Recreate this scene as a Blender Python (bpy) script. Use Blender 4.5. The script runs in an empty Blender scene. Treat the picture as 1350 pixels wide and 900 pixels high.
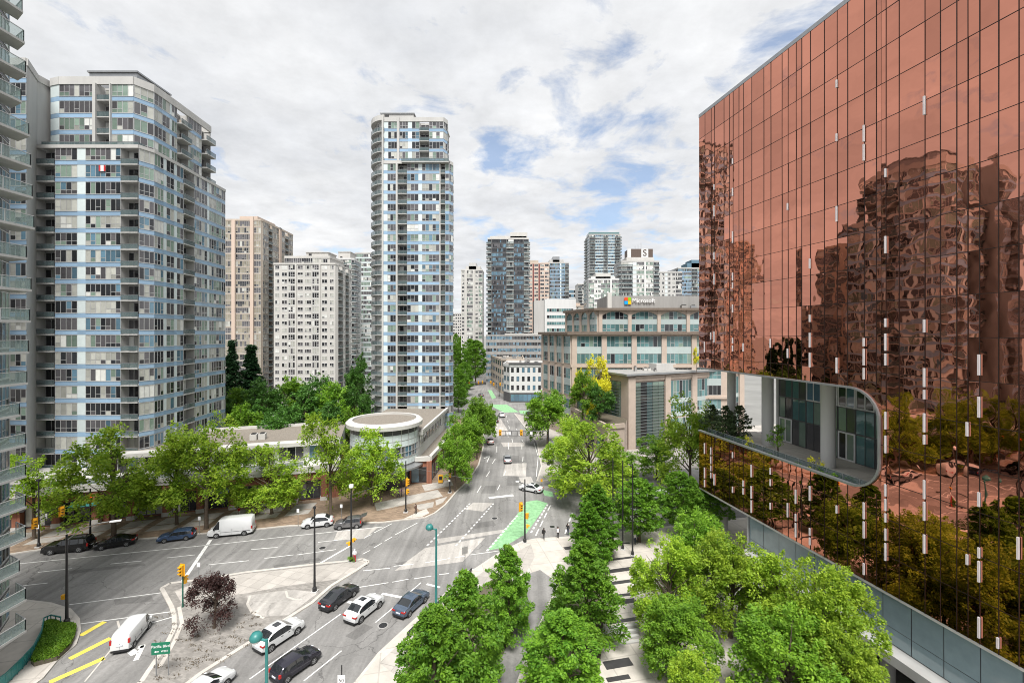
import bpy, math, random
import numpy as np
from mathutils import Vector, Matrix
sc = bpy.context.scene
COL = sc.collection
RN = random.Random(11)
F, H, Y0, CX = 585.0, 31.0, 438.0, 675.0        # lens scale, camera height, horizon row, centre column of the photograph
def G(px, py, z=0.0):
    Y = F*(H-z)/(py-Y0); return ((px-CX)/F*Y, Y)
def XY(px, Y): return ((px-CX)/F*Y, Y)
def ZY(py, Y): return H-(py-Y0)/F*Y
PI = math.pi
# ------------------------------------------------------------------ materials
def nodes(name):
    m = bpy.data.materials.new(name); m.use_nodes = True
    nt = m.node_tree; b = nt.nodes['Principled BSDF']
    return m, nt, b
def N(nt, t, **kw):
    n = nt.nodes.new(t)
    for k, v in kw.items():
        if k in n.inputs: n.inputs[k].default_value = v
        else: setattr(n, k, v)
    return n
def L(nt, a, b): nt.links.new(a, b)
def mat(name, col, rough=.7, metal=0., var=.12, scale=1.2, spec=.5, bump=0., bscale=20, isl=0., streak=False):
    m, nt, b = nodes(name)
    b.inputs['Roughness'].default_value = rough; b.inputs['Metallic'].default_value = metal
    b.inputs['Specular IOR Level'].default_value = spec
    tc = N(nt, 'ShaderNodeTexCoord')
    mp = N(nt, 'ShaderNodeMapping'); L(nt, tc.outputs['Object'], mp.inputs['Vector'])
    if streak: mp.inputs['Scale'].default_value = (1, 1, .12)
    no = N(nt, 'ShaderNodeTexNoise', Scale=scale, Detail=6., Roughness=.65)
    L(nt, mp.outputs[0], no.inputs['Vector'])
    mr = N(nt, 'ShaderNodeMapRange'); mr.inputs[1].default_value = .25; mr.inputs[2].default_value = .75
    mr.inputs[3].default_value = 1-var; mr.inputs[4].default_value = 1+var
    L(nt, no.outputs['Fac'], mr.inputs[0])
    out = mr.outputs[0]
    if isl:
        g = N(nt, 'ShaderNodeNewGeometry')
        m2 = N(nt, 'ShaderNodeMapRange'); m2.inputs[3].default_value = 1-isl; m2.inputs[4].default_value = 1+isl
        L(nt, g.outputs['Random Per Island'], m2.inputs[0])
        mu = N(nt, 'ShaderNodeMath', operation='MULTIPLY'); L(nt, out, mu.inputs[0]); L(nt, m2.outputs[0], mu.inputs[1]); out = mu.outputs[0]
    vm = N(nt, 'ShaderNodeVectorMath', operation='SCALE'); vm.inputs[0].default_value = col[:3]
    L(nt, out, vm.inputs['Scale']); L(nt, vm.outputs[0], b.inputs['Base Color'])
    if bump:
        n2 = N(nt, 'ShaderNodeTexNoise', Scale=bscale, Detail=4.); L(nt, tc.outputs['Object'], n2.inputs['Vector'])
        bp = N(nt, 'ShaderNodeBump', Strength=bump, Distance=.05); L(nt, n2.outputs['Fac'], bp.inputs['Height']); L(nt, bp.outputs[0], b.inputs['Normal'])
    return m
def leaf_mat(name, col, tip, trans=.35):
    m, nt, b = nodes(name); nt.nodes.remove(b)
    out = nt.nodes['Material Output']
    g = N(nt, 'ShaderNodeNewGeometry'); oi = N(nt, 'ShaderNodeObjectInfo')
    tc = N(nt, 'ShaderNodeTexCoord'); no = N(nt, 'ShaderNodeTexNoise', Scale=.55, Detail=3.); L(nt, tc.outputs['Object'], no.inputs['Vector'])
    a = N(nt, 'ShaderNodeMath', operation='MULTIPLY_ADD'); a.inputs[1].default_value = .55; L(nt, g.outputs['Random Per Island'], a.inputs[0])
    s = N(nt, 'ShaderNodeMath', operation='MULTIPLY_ADD'); s.inputs[1].default_value = 1.3; s.inputs[2].default_value = -.42; L(nt, no.outputs['Fac'], s.inputs[0])
    L(nt, s.outputs[0], a.inputs[2]); a.use_clamp = True
    mx = N(nt, 'ShaderNodeMix', data_type='RGBA'); L(nt, a.outputs[0], mx.inputs[0])
    mx.inputs[6].default_value = (*col, 1); mx.inputs[7].default_value = (*tip, 1)
    mr = N(nt, 'ShaderNodeMapRange'); mr.inputs[3].default_value = .82; mr.inputs[4].default_value = 1.18; L(nt, oi.outputs['Random'], mr.inputs[0])
    hs = N(nt, 'ShaderNodeHueSaturation'); L(nt, mx.outputs[2], hs.inputs['Color']); L(nt, mr.outputs[0], hs.inputs['Value'])
    d = N(nt, 'ShaderNodeBsdfPrincipled', Roughness=.55); d.inputs['Specular IOR Level'].default_value = .35
    t = N(nt, 'ShaderNodeBsdfTranslucent')
    L(nt, hs.outputs[0], d.inputs['Base Color']); L(nt, hs.outputs[0], t.inputs['Color'])
    ms = N(nt, 'ShaderNodeMixShader'); ms.inputs[0].default_value = trans
    L(nt, d.outputs[0], ms.inputs[1]); L(nt, t.outputs[0], ms.inputs[2]); L(nt, ms.outputs[0], out.inputs['Surface'])
    return m
def clear_glass(name, tint, opac=.35, rough=.03):
    m, nt, b = nodes(name); out = nt.nodes['Material Output']
    b.inputs['Base Color'].default_value = (*tint, 1); b.inputs['Roughness'].default_value = rough
    t = N(nt, 'ShaderNodeBsdfTransparent'); t.inputs[0].default_value = (min(1, tint[0]*.25+.75), min(1, tint[1]*.25+.75), min(1, tint[2]*.25+.75), 1)
    ms = N(nt, 'ShaderNodeMixShader'); ms.inputs[0].default_value = opac
    L(nt, t.outputs[0], ms.inputs[1]); L(nt, b.outputs[0], ms.inputs[2]); L(nt, ms.outputs[0], out.inputs['Surface'])
    return m
def emis(name, col, s):
    m, nt, b = nodes(name)
    b.inputs['Base Color'].default_value = (*col, 1); b.inputs['Emission Color'].default_value = (*col, 1); b.inputs['Emission Strength'].default_value = s
    return m
def asphalt(name, col, crack=.6):
    m, nt, b = nodes(name); b.inputs['Roughness'].default_value = .85; b.inputs['Specular IOR Level'].default_value = .25
    tc = N(nt, 'ShaderNodeTexCoord')
    n1 = N(nt, 'ShaderNodeTexNoise', Scale=.11, Detail=5., Roughness=.6); L(nt, tc.outputs['Object'], n1.inputs['Vector'])
    n2 = N(nt, 'ShaderNodeTexNoise', Scale=3.5, Detail=6., Roughness=.8); L(nt, tc.outputs['Object'], n2.inputs['Vector'])
    mp = N(nt, 'ShaderNodeMapping'); mp.inputs['Rotation'].default_value = (0, 0, math.radians(24)); mp.inputs['Scale'].default_value = (1.4, .06, 1)
    L(nt, tc.outputs['Object'], mp.inputs[0])
    n3 = N(nt, 'ShaderNodeTexNoise', Scale=.8, Detail=3.); L(nt, mp.outputs[0], n3.inputs['Vector'])
    def rng(o, lo, hi):
        r = N(nt, 'ShaderNodeMapRange'); r.inputs[1].default_value = .3; r.inputs[2].default_value = .7; r.inputs[3].default_value = lo; r.inputs[4].default_value = hi
        L(nt, o, r.inputs[0]); return r.outputs[0]
    def mul(a, c):
        q = N(nt, 'ShaderNodeMath', operation='MULTIPLY'); L(nt, a, q.inputs[0]); L(nt, c, q.inputs[1]); return q.outputs[0]
    v = mul(mul(rng(n1.outputs['Fac'], .78, 1.2), rng(n2.outputs['Fac'], .82, 1.18)), rng(n3.outputs['Fac'], .76, 1.14))
    nd = N(nt, 'ShaderNodeTexNoise', Scale=.5, Detail=4.); L(nt, tc.outputs['Object'], nd.inputs['Vector'])
    ad = N(nt, 'ShaderNodeVectorMath', operation='MULTIPLY_ADD'); ad.inputs[1].default_value = (3, 3, 0); L(nt, nd.outputs['Color'], ad.inputs[0]); L(nt, tc.outputs['Object'], ad.inputs[2])
    vo = N(nt, 'ShaderNodeTexVoronoi', feature='DISTANCE_TO_EDGE', Scale=.13); L(nt, ad.outputs[0], vo.inputs['Vector'])
    cr = N(nt, 'ShaderNodeMapRange'); cr.inputs[1].default_value = .0; cr.inputs[2].default_value = .007; cr.inputs[3].default_value = 1-crack; cr.inputs[4].default_value = 1.
    L(nt, vo.outputs['Distance'], cr.inputs[0])
    v = mul(v, cr.outputs[0])
    vm = N(nt, 'ShaderNodeVectorMath', operation='SCALE'); vm.inputs[0].default_value = col; L(nt, v, vm.inputs['Scale']); L(nt, vm.outputs[0], b.inputs['Base Color'])
    bp = N(nt, 'ShaderNodeBump', Strength=.25, Distance=.02); L(nt, n2.outputs['Fac'], bp.inputs['Height']); L(nt, bp.outputs[0], b.inputs['Normal'])
    return m
def paved(name, col, sx, sy, rot, joint=.75, var=.1, offs=0.):
    m, nt, b = nodes(name); b.inputs['Roughness'].default_value = .85; b.inputs['Specular IOR Level'].default_value = .25
    tc = N(nt, 'ShaderNodeTexCoord'); mp = N(nt, 'ShaderNodeMapping'); mp.inputs['Rotation'].default_value = (0, 0, rot); L(nt, tc.outputs['Object'], mp.inputs[0])
    br = N(nt, 'ShaderNodeTexBrick', offset=offs); br.inputs['Scale'].default_value = 1.; br.inputs['Brick Width'].default_value = sx; br.inputs['Row Height'].default_value = sy
    br.inputs['Mortar Size'].default_value = min(sx, sy)*.022; br.inputs['Color1'].default_value = (*[c*(1-var) for c in col], 1); br.inputs['Color2'].default_value = (*[min(1, c*(1+var)) for c in col], 1)
    br.inputs['Mortar'].default_value = (*[c*joint for c in col], 1); L(nt, mp.outputs[0], br.inputs['Vector'])
    no = N(nt, 'ShaderNodeTexNoise', Scale=.6, Detail=7., Roughness=.7); L(nt, tc.outputs['Object'], no.inputs['Vector'])
    mr = N(nt, 'ShaderNodeMapRange'); mr.inputs[1].default_value = .25; mr.inputs[2].default_value = .75; mr.inputs[3].default_value = .8; mr.inputs[4].default_value = 1.15; L(nt, no.outputs['Fac'], mr.inputs[0])
    vm = N(nt, 'ShaderNodeVectorMath', operation='SCALE'); L(nt, br.outputs['Color'], vm.inputs[0]); L(nt, mr.outputs[0], vm.inputs['Scale']); L(nt, vm.outputs[0], b.inputs['Base Color'])
    return m
def bronze_mat():
    m, nt, b = nodes('bronze mirror glass'); b.inputs['Metallic'].default_value = 1.; b.inputs['Roughness'].default_value = .015
    g = N(nt, 'ShaderNodeNewGeometry'); r = N(nt, 'ShaderNodeMapRange'); r.inputs[3].default_value = .84; r.inputs[4].default_value = 1.1; L(nt, g.outputs['Random Per Island'], r.inputs[0])
    vm = N(nt, 'ShaderNodeVectorMath', operation='SCALE'); vm.inputs[0].default_value = (.585, .245, .168); L(nt, r.outputs[0], vm.inputs['Scale']); L(nt, vm.outputs[0], b.inputs['Base Color'])
    tc = N(nt, 'ShaderNodeTexCoord')
    ad = N(nt, 'ShaderNodeVectorMath', operation='MULTIPLY_ADD'); ad.inputs[1].default_value = (90, 70, 50)
    cb = N(nt, 'ShaderNodeCombineXYZ'); L(nt, g.outputs['Random Per Island'], cb.inputs[0]); L(nt, g.outputs['Random Per Island'], cb.inputs[1]); L(nt, cb.outputs[0], ad.inputs[0]); L(nt, tc.outputs['Object'], ad.inputs[2])
    n1 = N(nt, 'ShaderNodeTexNoise', Scale=.55, Detail=1.5, Roughness=.4); L(nt, ad.outputs[0], n1.inputs['Vector'])
    bp = N(nt, 'ShaderNodeBump', Strength=1., Distance=.0145); L(nt, n1.outputs['Fac'], bp.inputs['Height']); L(nt, bp.outputs[0], b.inputs['Normal'])
    return m
M = {}
M['asphalt'] = asphalt('worn asphalt', (.222, .217, .21), .45)
M['asphalt_dk'] = asphalt('dark asphalt repair', (.165, .161, .156), .2)
M['asphalt_new'] = asphalt('path asphalt', (.215, .21, .203), .2)
M['patch'] = asphalt('concrete road patch', (.41, .39, .365), .3)
M['ground'] = mat('city ground', (.2, .2, .19), .9, var=.25, scale=.05)
M['conc_walk'] = paved('concrete sidewalk', (.40, .375, .345), 1.5, 1.5, .3)
M['walk_brown'] = paved('brown paver sidewalk', (.25, .185, .135), .6, .3, .3, .7, .2, .5)
M['plaza'] = paved('plaza concrete', (.50, .465, .42), 3, 3, -.22, .8, .05)
M['pavers'] = paved('island pavers', (.255, .24, .222), .45, .22, .35, .7, .16, .5)
M['kerb'] = mat('kerb concrete', (.48, .45, .41), .85, var=.18, scale=.8)
M['white_paint'] = mat('road paint white', (.66, .66, .64), .7, var=.35, scale=2.2)
M['yellow_paint'] = mat('road paint yellow', (.74, .6, .1), .7, var=.22, scale=1.5)
M['green_paint'] = mat('bike lane green', (.22, .42, .22), .8, var=.4, scale=1.6)
M['soil'] = mat('planting soil', (.10, .085, .06), .95, var=.4, scale=2.)
M['conc'] = mat('pale concrete', (.47, .465, .45), .8, var=.14, scale=.35, streak=True)
M['conc_dk'] = mat('grey concrete', (.29, .285, .275), .85, var=.2, scale=.5, streak=True)
M['conc_wh'] = mat('white concrete', (.52, .51, .485), .7, var=.1, scale=.35, streak=True)
M['dark'] = mat('dark recess', (.035, .035, .038), .6)
M['slab'] = mat('balcony slab', (.42, .42, .41), .8, var=.12)
M['blue'] = mat('blue spandrel glass', (.27, .40, .545), .12, var=.1, scale=.4, isl=.12)
M['panel'] = mat('pale glass panel', (.60, .675, .68), .12, var=.06, isl=.1)
M['frame'] = mat('aluminium frame', (.50, .505, .505), .45, metal=.3, var=.05)
M['frame_dk'] = mat('dark frame', (.08, .08, .085), .45, var=.05)
M['g_dark'] = mat('dark window glass', (.022, .024, .028), .03, spec=.7, isl=.5)
M['g_grey'] = mat('grey window glass', (.085, .082, .088), .05, spec=.8, isl=.4)
M['g_curt'] = mat('curtained window', (.40, .405, .37), .1, spec=.6, isl=.28)
M['g_tan'] = mat('tan curtained window', (.27, .245, .19), .1, spec=.6, isl=.3)
M['panel_grey'] = mat('grey green spandrel', (.40, .465, .46), .15, var=.06, isl=.1)
M['g_blind'] = mat('white blind window', (.66, .67, .64), .1, spec=.6, isl=.12)
M['g_green'] = mat('green tint window', (.19, .26, .215), .05, spec=.8, isl=.35)
M['g_blue'] = mat('blue tint window', (.09, .17, .23), .03, spec=.9, isl=.45)
M['g_teal'] = mat('teal office glass', (.085, .17, .175), .03, spec=.9, isl=.6)
M['rail'] = clear_glass('balcony glass', (.16, .22, .23), .4)
M['rail_lt'] = clear_glass('clear balcony glass', (.46, .58, .56), .2)
M['beige'] = mat('beige stone', (.45, .37, .31), .8, var=.1, scale=.6)
M['pink'] = mat('pink beige concrete', (.56, .45, .375), .8, var=.1, scale=.4, streak=True)
M['tan'] = mat('tan wall', (.46, .395, .33), .8, var=.1, scale=.4, streak=True)
M['brick'] = paved('red brick', (.27, .115, .075), .5, .14, 0, .9, .2, .5)
M['white'] = mat('white wall', (.60, .605, .60), .6, var=.06, streak=True)
M['gravel'] = mat('roof gravel', (.21, .185, .155), .95, var=.4, scale=4., bump=.4)
M['metal_dk'] = mat('black metal', (.02, .02, .022), .4, var=.1)
M['metal_gr'] = mat('grey metal', (.33, .34, .35), .4, metal=.6, var=.1)
M['teal'] = mat('teal painted metal', (.03, .18, .17), .4, var=.12)
M['green_m'] = mat('green painted metal', (.015, .1, .07), .4)
M['yel_sig'] = mat('signal yellow', (.72, .36, .015), .5, var=.08)
M['red_lens'] = emis('red signal', (.9, .05, .02), 1.2)
M['lens'] = mat('dark lens', (.05, .04, .03), .2)
M['sign_green'] = mat('sign green', (.008, .16, .085), .5, var=.05)
M['sign_white'] = mat('sign white', (.8, .8, .8), .5, var=.05)
M['black'] = mat('matt black', (.012, .012, .013), .6)
M['tyre'] = mat('tyre rubber', (.018, .018, .019), .8)
M['rim'] = mat('alloy rim', (.45, .46, .47), .3, metal=.8)
M['car_glass'] = mat('car glass', (.018, .021, .024), .03, spec=.8)
M['tail'] = mat('tail light', (.42, .015, .012), .2)
M['lamp'] = mat('head light', (.75, .77, .8), .1)
M['plate'] = mat('licence plate', (.62, .64, .7), .5)
def paint(name, c, metal=.25):
    m = mat(name, c, .22, metal=metal, var=.03); m.node_tree.nodes['Principled BSDF'].inputs['Coat Weight'].default_value = .5; return m
M['p_white'] = paint('white car paint', (.60, .61, .615), 0); M['p_black'] = paint('black car paint', (.006, .006, .007), 0); M['p_gunm'] = paint('dark grey car paint', (.045, .047, .055), .5)
M['p_blue'] = paint('blue grey car paint', (.10, .135, .19), .5); M['p_navy'] = paint('navy car paint', (.055, .095, .18), .4); M['p_plum'] = paint('dark plum car paint', (.035, .034, .048), .5)
M['p_silver'] = paint('silver car paint', (.46, .47, .48), .6); M['p_grey'] = paint('grey car paint', (.16, .16, .165), .5); M['p_pink'] = paint('champagne car paint', (.52, .44, .42), .4)
M['bark'] = mat('bark', (.10, .075, .055), .95, var=.35, scale=3., bump=.5)
M['l_maple'] = leaf_mat('maple leaves', (.135, .29, .022), (.47, .62, .055), .45)
M['l_broad'] = leaf_mat('broadleaf leaves', (.085, .22, .02), (.28, .47, .04), .4)
M['l_horn'] = leaf_mat('hornbeam leaves', (.055, .175, .018), (.24, .44, .035), .4)
M['l_horn2'] = leaf_mat('young hornbeam leaves', (.065, .19, .015), (.20, .42, .03), .38)
M['l_dark'] = leaf_mat('dark leaves', (.035, .105, .018), (.10, .24, .03), .3)
M['l_con'] = leaf_mat('conifer needles', (.012, .045, .016), (.03, .085, .025), .15)
M['l_plum'] = leaf_mat('purple plum leaves', (.028, .014, .014), (.075, .035, .03), .25)
M['l_yel'] = leaf_mat('golden leaves', (.6, .58, .03), (.88, .84, .06), .4)
M['l_pine'] = leaf_mat('terrace pine needles', (.03, .06, .025), (.10, .145, .05), .2)
M['bronze'] = bronze_mat()
M['mull'] = mat('bronze mullion', (.03, .022, .02), .4, metal=.5)
M['fin'] = mat('white facade fin', (.72, .66, .66), .4)
M['pod_glass'] = mat('pale blue podium glass', (.25, .33, .365), .06, var=.12, scale=.8, spec=.8, isl=.1)
M['darkband'] = mat('dark granite', (.045, .043, .045), .5, var=.2)
M['skin'] = mat('skin', (.5, .31, .23), .6); M['hair'] = mat('hair', (.03, .02, .015), .6)
# ------------------------------------------------------------------ mesh builder
class MB:
    def __init__(s, fr=None): s.v = []; s.f = []; s.m = []; s.fr = fr; s.mats = []
    def mi(s, m):
        if m not in s.mats: s.mats.append(m)
        return s.mats.index(m)
    def pt(s, p):
        if s.fr:
            ox, oy, a = s.fr; c, n = math.cos(a), math.sin(a)
            return (ox+p[0]*c-p[1]*n, oy+p[0]*n+p[1]*c, p[2])
        return tuple(p)
    def poly(s, pts, m):
        i = len(s.v); s.v += [s.pt(p) for p in pts]; s.f.append(tuple(range(i, i+len(pts)))); s.m.append(s.mi(m)); return s
    def hexa(s, b, t, m):
        i = len(s.v); n = len(b); s.v += [s.pt(p) for p in b]+[s.pt(p) for p in t]; k = s.mi(m)
        s.f.append(tuple(range(i+n-1, i-1, -1))); s.f.append(tuple(range(i+n, i+2*n)))
        for j in range(n): s.f.append((i+j, i+(j+1) % n, i+n+(j+1) % n, i+n+j))
        s.m += [k]*(n+2); return s
    def box(s, x0, x1, y0, y1, z0, z1, m):
        return s.hexa([(x0, y0, z0), (x1, y0, z0), (x1, y1, z0), (x0, y1, z0)], [(x0, y0, z1), (x1, y0, z1), (x1, y1, z1), (x0, y1, z1)], m)
    def cbox(s, c, d, m, ang=0.):
        ca, sa = math.cos(ang), math.sin(ang); b = []
        for x, y in ((-1, -1), (1, -1), (1, 1), (-1, 1)):
            X, Y = x*d[0]/2, y*d[1]/2; b.append((c[0]+X*ca-Y*sa, c[1]+X*sa+Y*ca))
        return s.hexa([(*q, c[2]-d[2]/2) for q in b], [(*q, c[2]+d[2]/2) for q in b], m)
    def seg(s, p, q, t, h, z, m):                     # wall-like box between two plan points
        d = Vector((q[0]-p[0], q[1]-p[1], 0)); n = Vector((-d.y, d.x, 0)).normalized()*t/2
        b = [(p[0]-n.x, p[1]-n.y, z), (q[0]-n.x, q[1]-n.y, z), (q[0]+n.x, q[1]+n.y, z), (p[0]+n.x, p[1]+n.y, z)]
        return s.hexa(b, [(x, y, z+h) for x, y, _ in b], m)
    def prism(s, pts, z0, z1, m, top=None):
        a = sum(pts[i][0]*pts[(i+1) % len(pts)][1]-pts[(i+1) % len(pts)][0]*pts[i][1] for i in range(len(pts)))
        if a < 0: pts = pts[::-1]
        s.hexa([(x, y, z0) for x, y in pts], [(x, y, z1) for x, y in pts], m)
        if top: s.m[-len(pts)-1] = s.mi(top)
        return s
    def tube(s, pts, r, m, n=8, cap=True):
        if not isinstance(r, (list, tuple)): r = [r]*len(pts)
        P = [Vector(p) for p in pts]; base = len(s.v); k = s.mi(m)
        for i, p in enumerate(P):
            d = (P[min(i+1, len(P)-1)]-P[max(i-1, 0)]).normalized()
            a = d.cross(Vector((0, 0, 1)) if abs(d.z) < .9 else Vector((1, 0, 0))).normalized(); b = d.cross(a)
            for j in range(n):
                t = 2*PI*j/n; s.v.append(s.pt(p+a*math.cos(t)*r[i]+b*math.sin(t)*r[i]))
        for i in range(len(P)-1):
            for j in range(n):
                s.f.append((base+i*n+j, base+i*n+(j+1) % n, base+(i+1)*n+(j+1) % n, base+(i+1)*n+j)); s.m.append(k)
        if cap:
            s.f.append(tuple(range(base, base+n))); s.f.append(tuple(range(base+(len(P)-1)*n+n-1, base+(len(P)-1)*n-1, -1))); s.m += [k, k]
        return s
    def lathe(s, c, prof, m, n=16, a0=0, a1=2*PI):
        base = len(s.v); k = s.mi(m); full = abs(a1-a0-2*PI) < 1e-6; cols = n if full else n+1
        for r, z in prof:
            for j in range(cols):
                t = a0+(a1-a0)*j/n; s.v.append(s.pt((c[0]+r*math.cos(t), c[1]+r*math.sin(t), c[2]+z)))
        for i in range(len(prof)-1):
            for j in range(n):
                j2 = (j+1) % cols; s.f.append((base+i*cols+j, base+i*cols+j2, base+(i+1)*cols+j2, base+(i+1)*cols+j)); s.m.append(k)
        return s
    def add(s, o):
        b = len(s.v); s.v += o.v; s.f += [tuple(i+b for i in f) for f in o.f]; s.m += [s.mi(o.mats[k]) for k in o.m]; return s
    def cen(s): return np.mean(np.array(s.v), axis=0)
    def mesh(s, name, org=(0, 0, 0), smooth=False):
        me = bpy.data.meshes.new(name)
        me.from_pydata([(x-org[0], y-org[1], z-org[2]) for x, y, z in s.v], [], s.f)
        for k in s.mats: me.materials.append(M[k] if isinstance(k, str) else k)
        me.polygons.foreach_set('material_index', s.m)
        if smooth: me.polygons.foreach_set('use_smooth', [True]*len(s.f))
        me.update(); return me
    def build(s, name, parent=None, org=(0, 0, 0), smooth=False):
        o = bpy.data.objects.new(name, s.mesh(name, org, smooth)); COL.objects.link(o); o.parent = parent; return o
def struct(o): o['kind'] = 'structure'; return o
def stuff(o): o['kind'] = 'stuff'; return o
def tag(o, label, cat, group=None):
    o['label'] = label; o['category'] = cat
    if group: o['group'] = group
    return o
def thing(name, label, cat, loc=(0, 0, 0), rz=0., group=None):
    o = bpy.data.objects.new(name, None); COL.objects.link(o); o.location = loc if len(loc) == 3 else (*loc, 0); o.rotation_euler = (0, 0, rz)
    o.empty_display_size = .3
    return tag(o, label, cat, group)
def copy_tree(o, parent=None):
    c = o.copy(); COL.objects.link(c); c.parent = parent
    for ch in o.children: copy_tree(ch, c)
    return c
def text_mesh(txt, size, m, ext=.02):
    cu = bpy.data.curves.new('lettering', 'FONT'); cu.body = txt; cu.size = size; cu.extrude = ext; cu.align_x = 'CENTER'; cu.align_y = 'CENTER'
    ob = bpy.data.objects.new('lettering', cu); COL.objects.link(ob)
    me = bpy.data.meshes.new_from_object(ob.evaluated_get(bpy.context.evaluated_depsgraph_get()))
    bpy.data.objects.remove(ob); me.materials.clear(); me.materials.append(M[m]); return me
def lettering(txt, size, m, parent, loc, rot, ext=.02, name='lettering'):
    o = bpy.data.objects.new(name, text_mesh(txt, size, m, ext)); COL.objects.link(o); o.parent = parent; o.location = loc; o.rotation_euler = rot; return o
# ------------------------------------------------------------------ camera, light, sky
cd = bpy.data.cameras.new('camera'); cam = bpy.data.objects.new('camera', cd); COL.objects.link(cam); sc.camera = cam
cam.location = (0, 0, H); cam.rotation_euler = (PI/2, 0, 0)
cd.sensor_width = 36; cd.lens = F/1350*36; cd.shift_y = -(450-Y0)/1350; cd.clip_end = 6000; cd.clip_start = .3
SUN_EL, SUN_AZ = math.radians(60), math.radians(174)      # azimuth measured clockwise from +Y
sd = bpy.data.lights.new('sun', 'SUN'); sd.energy = 3.0; sd.angle = math.radians(24); sd.color = (1, .965, .92)
so = bpy.data.objects.new('sun', sd); COL.objects.link(so)
dirv = Vector((math.sin(SUN_AZ)*math.cos(SUN_EL), math.cos(SUN_AZ)*math.cos(SUN_EL), math.sin(SUN_EL)))
so.rotation_euler = dirv.to_track_quat('Z', 'Y').to_euler()
w = bpy.data.worlds.new('World'); sc.world = w; w.use_nodes = True; nt = w.node_tree
bg = nt.nodes['Background']; bg.inputs['Strength'].default_value = .1
sky = N(nt, 'ShaderNodeTexSky', sky_type='NISHITA'); sky.sun_disc = False; sky.sun_elevation = SUN_EL; sky.sun_rotation = SUN_AZ
tc = N(nt, 'ShaderNodeTexCoord'); sx = N(nt, 'ShaderNodeSeparateXYZ'); L(nt, tc.outputs['Generated'], sx.inputs[0])
def MT(op, a, b=None, c=None, clamp=False):
    n = N(nt, 'ShaderNodeMath', operation=op); n.use_clamp = clamp
    for i, q in enumerate((a, b, c)):
        if q is None: continue
        if isinstance(q, (int, float)): n.inputs[i].default_value = q
        else: L(nt, q, n.inputs[i])
    return n.outputs[0]
X_, Y_, Z_ = sx.outputs
zz = MT('ADD', MT('MAXIMUM', Z_, 0.), .13)
cv = N(nt, 'ShaderNodeCombineXYZ'); L(nt, MT('DIVIDE', X_, zz), cv.inputs[0]); L(nt, MT('DIVIDE', Y_, zz), cv.inputs[1])
n1 = N(nt, 'ShaderNodeTexNoise', Scale=3.0, Detail=9., Roughness=.6, Distortion=.35); L(nt, cv.outputs[0], n1.inputs['Vector'])
n2 = N(nt, 'ShaderNodeTexNoise', Scale=.9, Detail=5., Roughness=.55); L(nt, cv.outputs[0], n2.inputs['Vector'])
n3 = N(nt, 'ShaderNodeTexNoise', Scale=5., Detail=6., Roughness=.65); L(nt, cv.outputs[0], n3.inputs['Vector'])
# blue gaps open only in the quarter of the sky right of the street axis
az = MT('ARCTAN2', X_, Y_)
hole = MT('SUBTRACT', 1., MT('MULTIPLY', MT('ABSOLUTE', MT('SUBTRACT', az, .22)), 2.0), clamp=True)
hole = MT('MULTIPLY', hole, MT('SUBTRACT', 1., MT('MULTIPLY', MT('ABSOLUTE', MT('SUBTRACT', Z_, .33)), 3.2), clamp=True), clamp=True)
val = MT('SUBTRACT', n1.outputs['Fac'], MT('MULTIPLY', hole, .14))
val = MT('ADD', val, MT('MULTIPLY', MT('SUBTRACT', n3.outputs['Fac'], .5), .10))
cover = MT('MULTIPLY_ADD', MT('SUBTRACT', val, .278), 7., 0., clamp=True)
grey = MT('MULTIPLY_ADD', MT('SUBTRACT', n2.outputs['Fac'], .36), 3.2, 0., clamp=True)
cover = MT('MULTIPLY_ADD', cover, .78, .22)
cm = N(nt, 'ShaderNodeMix', data_type='RGBA'); L(nt, grey, cm.inputs[0])
cm.inputs[6].default_value = (3.55, 3.64, 3.8, 1); cm.inputs[7].default_value = (4.75, 4.77, 4.8, 1)
fn = MT('MULTIPLY_ADD', n3.outputs['Fac'], .5, .76)
sv = N(nt, 'ShaderNodeVectorMath', operation='SCALE'); L(nt, cm.outputs[2], sv.inputs[0]); L(nt, fn, sv.inputs['Scale'])
bl = N(nt, 'ShaderNodeVectorMath', operation='SCALE'); L(nt, sky.outputs[0], bl.inputs[0]); bl.inputs['Scale'].default_value = .95
fm = N(nt, 'ShaderNodeMix', data_type='RGBA'); L(nt, cover, fm.inputs[0]); L(nt, bl.outputs[0], fm.inputs[6]); L(nt, sv.outputs[0], fm.inputs[7])
L(nt, fm.outputs[2], bg.inputs['Color'])
sc.view_settings.view_transform = 'Standard'; sc.view_settings.look = 'None'; sc.view_settings.exposure = 1.05; sc.view_settings.gamma = 1
sc.render.engine = 'CYCLES'; sc.cycles.use_denoising = True
sc.cycles.filter_width = 1.0; sc.cycles.max_bounces = 6; sc.cycles.diffuse_bounces = 3; sc.cycles.glossy_bounces = 3; sc.cycles.transparent_max_bounces = 10; sc.cycles.transmission_bounces = 3
sc.cycles.caustics_reflective = False; sc.cycles.sample_clamp_indirect = 6
# ------------------------------------------------------------------ ground, roads, kerbs, markings
BF = (29.1, 69.0, math.atan2(-.9806, .196))           # frame of the bronze building: x along its street face, y into it
def BL(s, y): c, n = math.cos(BF[2]), math.sin(BF[2]); return (BF[0]+s*c-y*n, BF[1]+s*n+y*c)
hole_q = [BL(14, 14), BL(14, -6.5), BL(62, -6.5), BL(62, 14)]
g = MB(); o4 = [(2500, 3500), (-2500, 3500), (-2500, -300), (2500, -300)]
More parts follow.
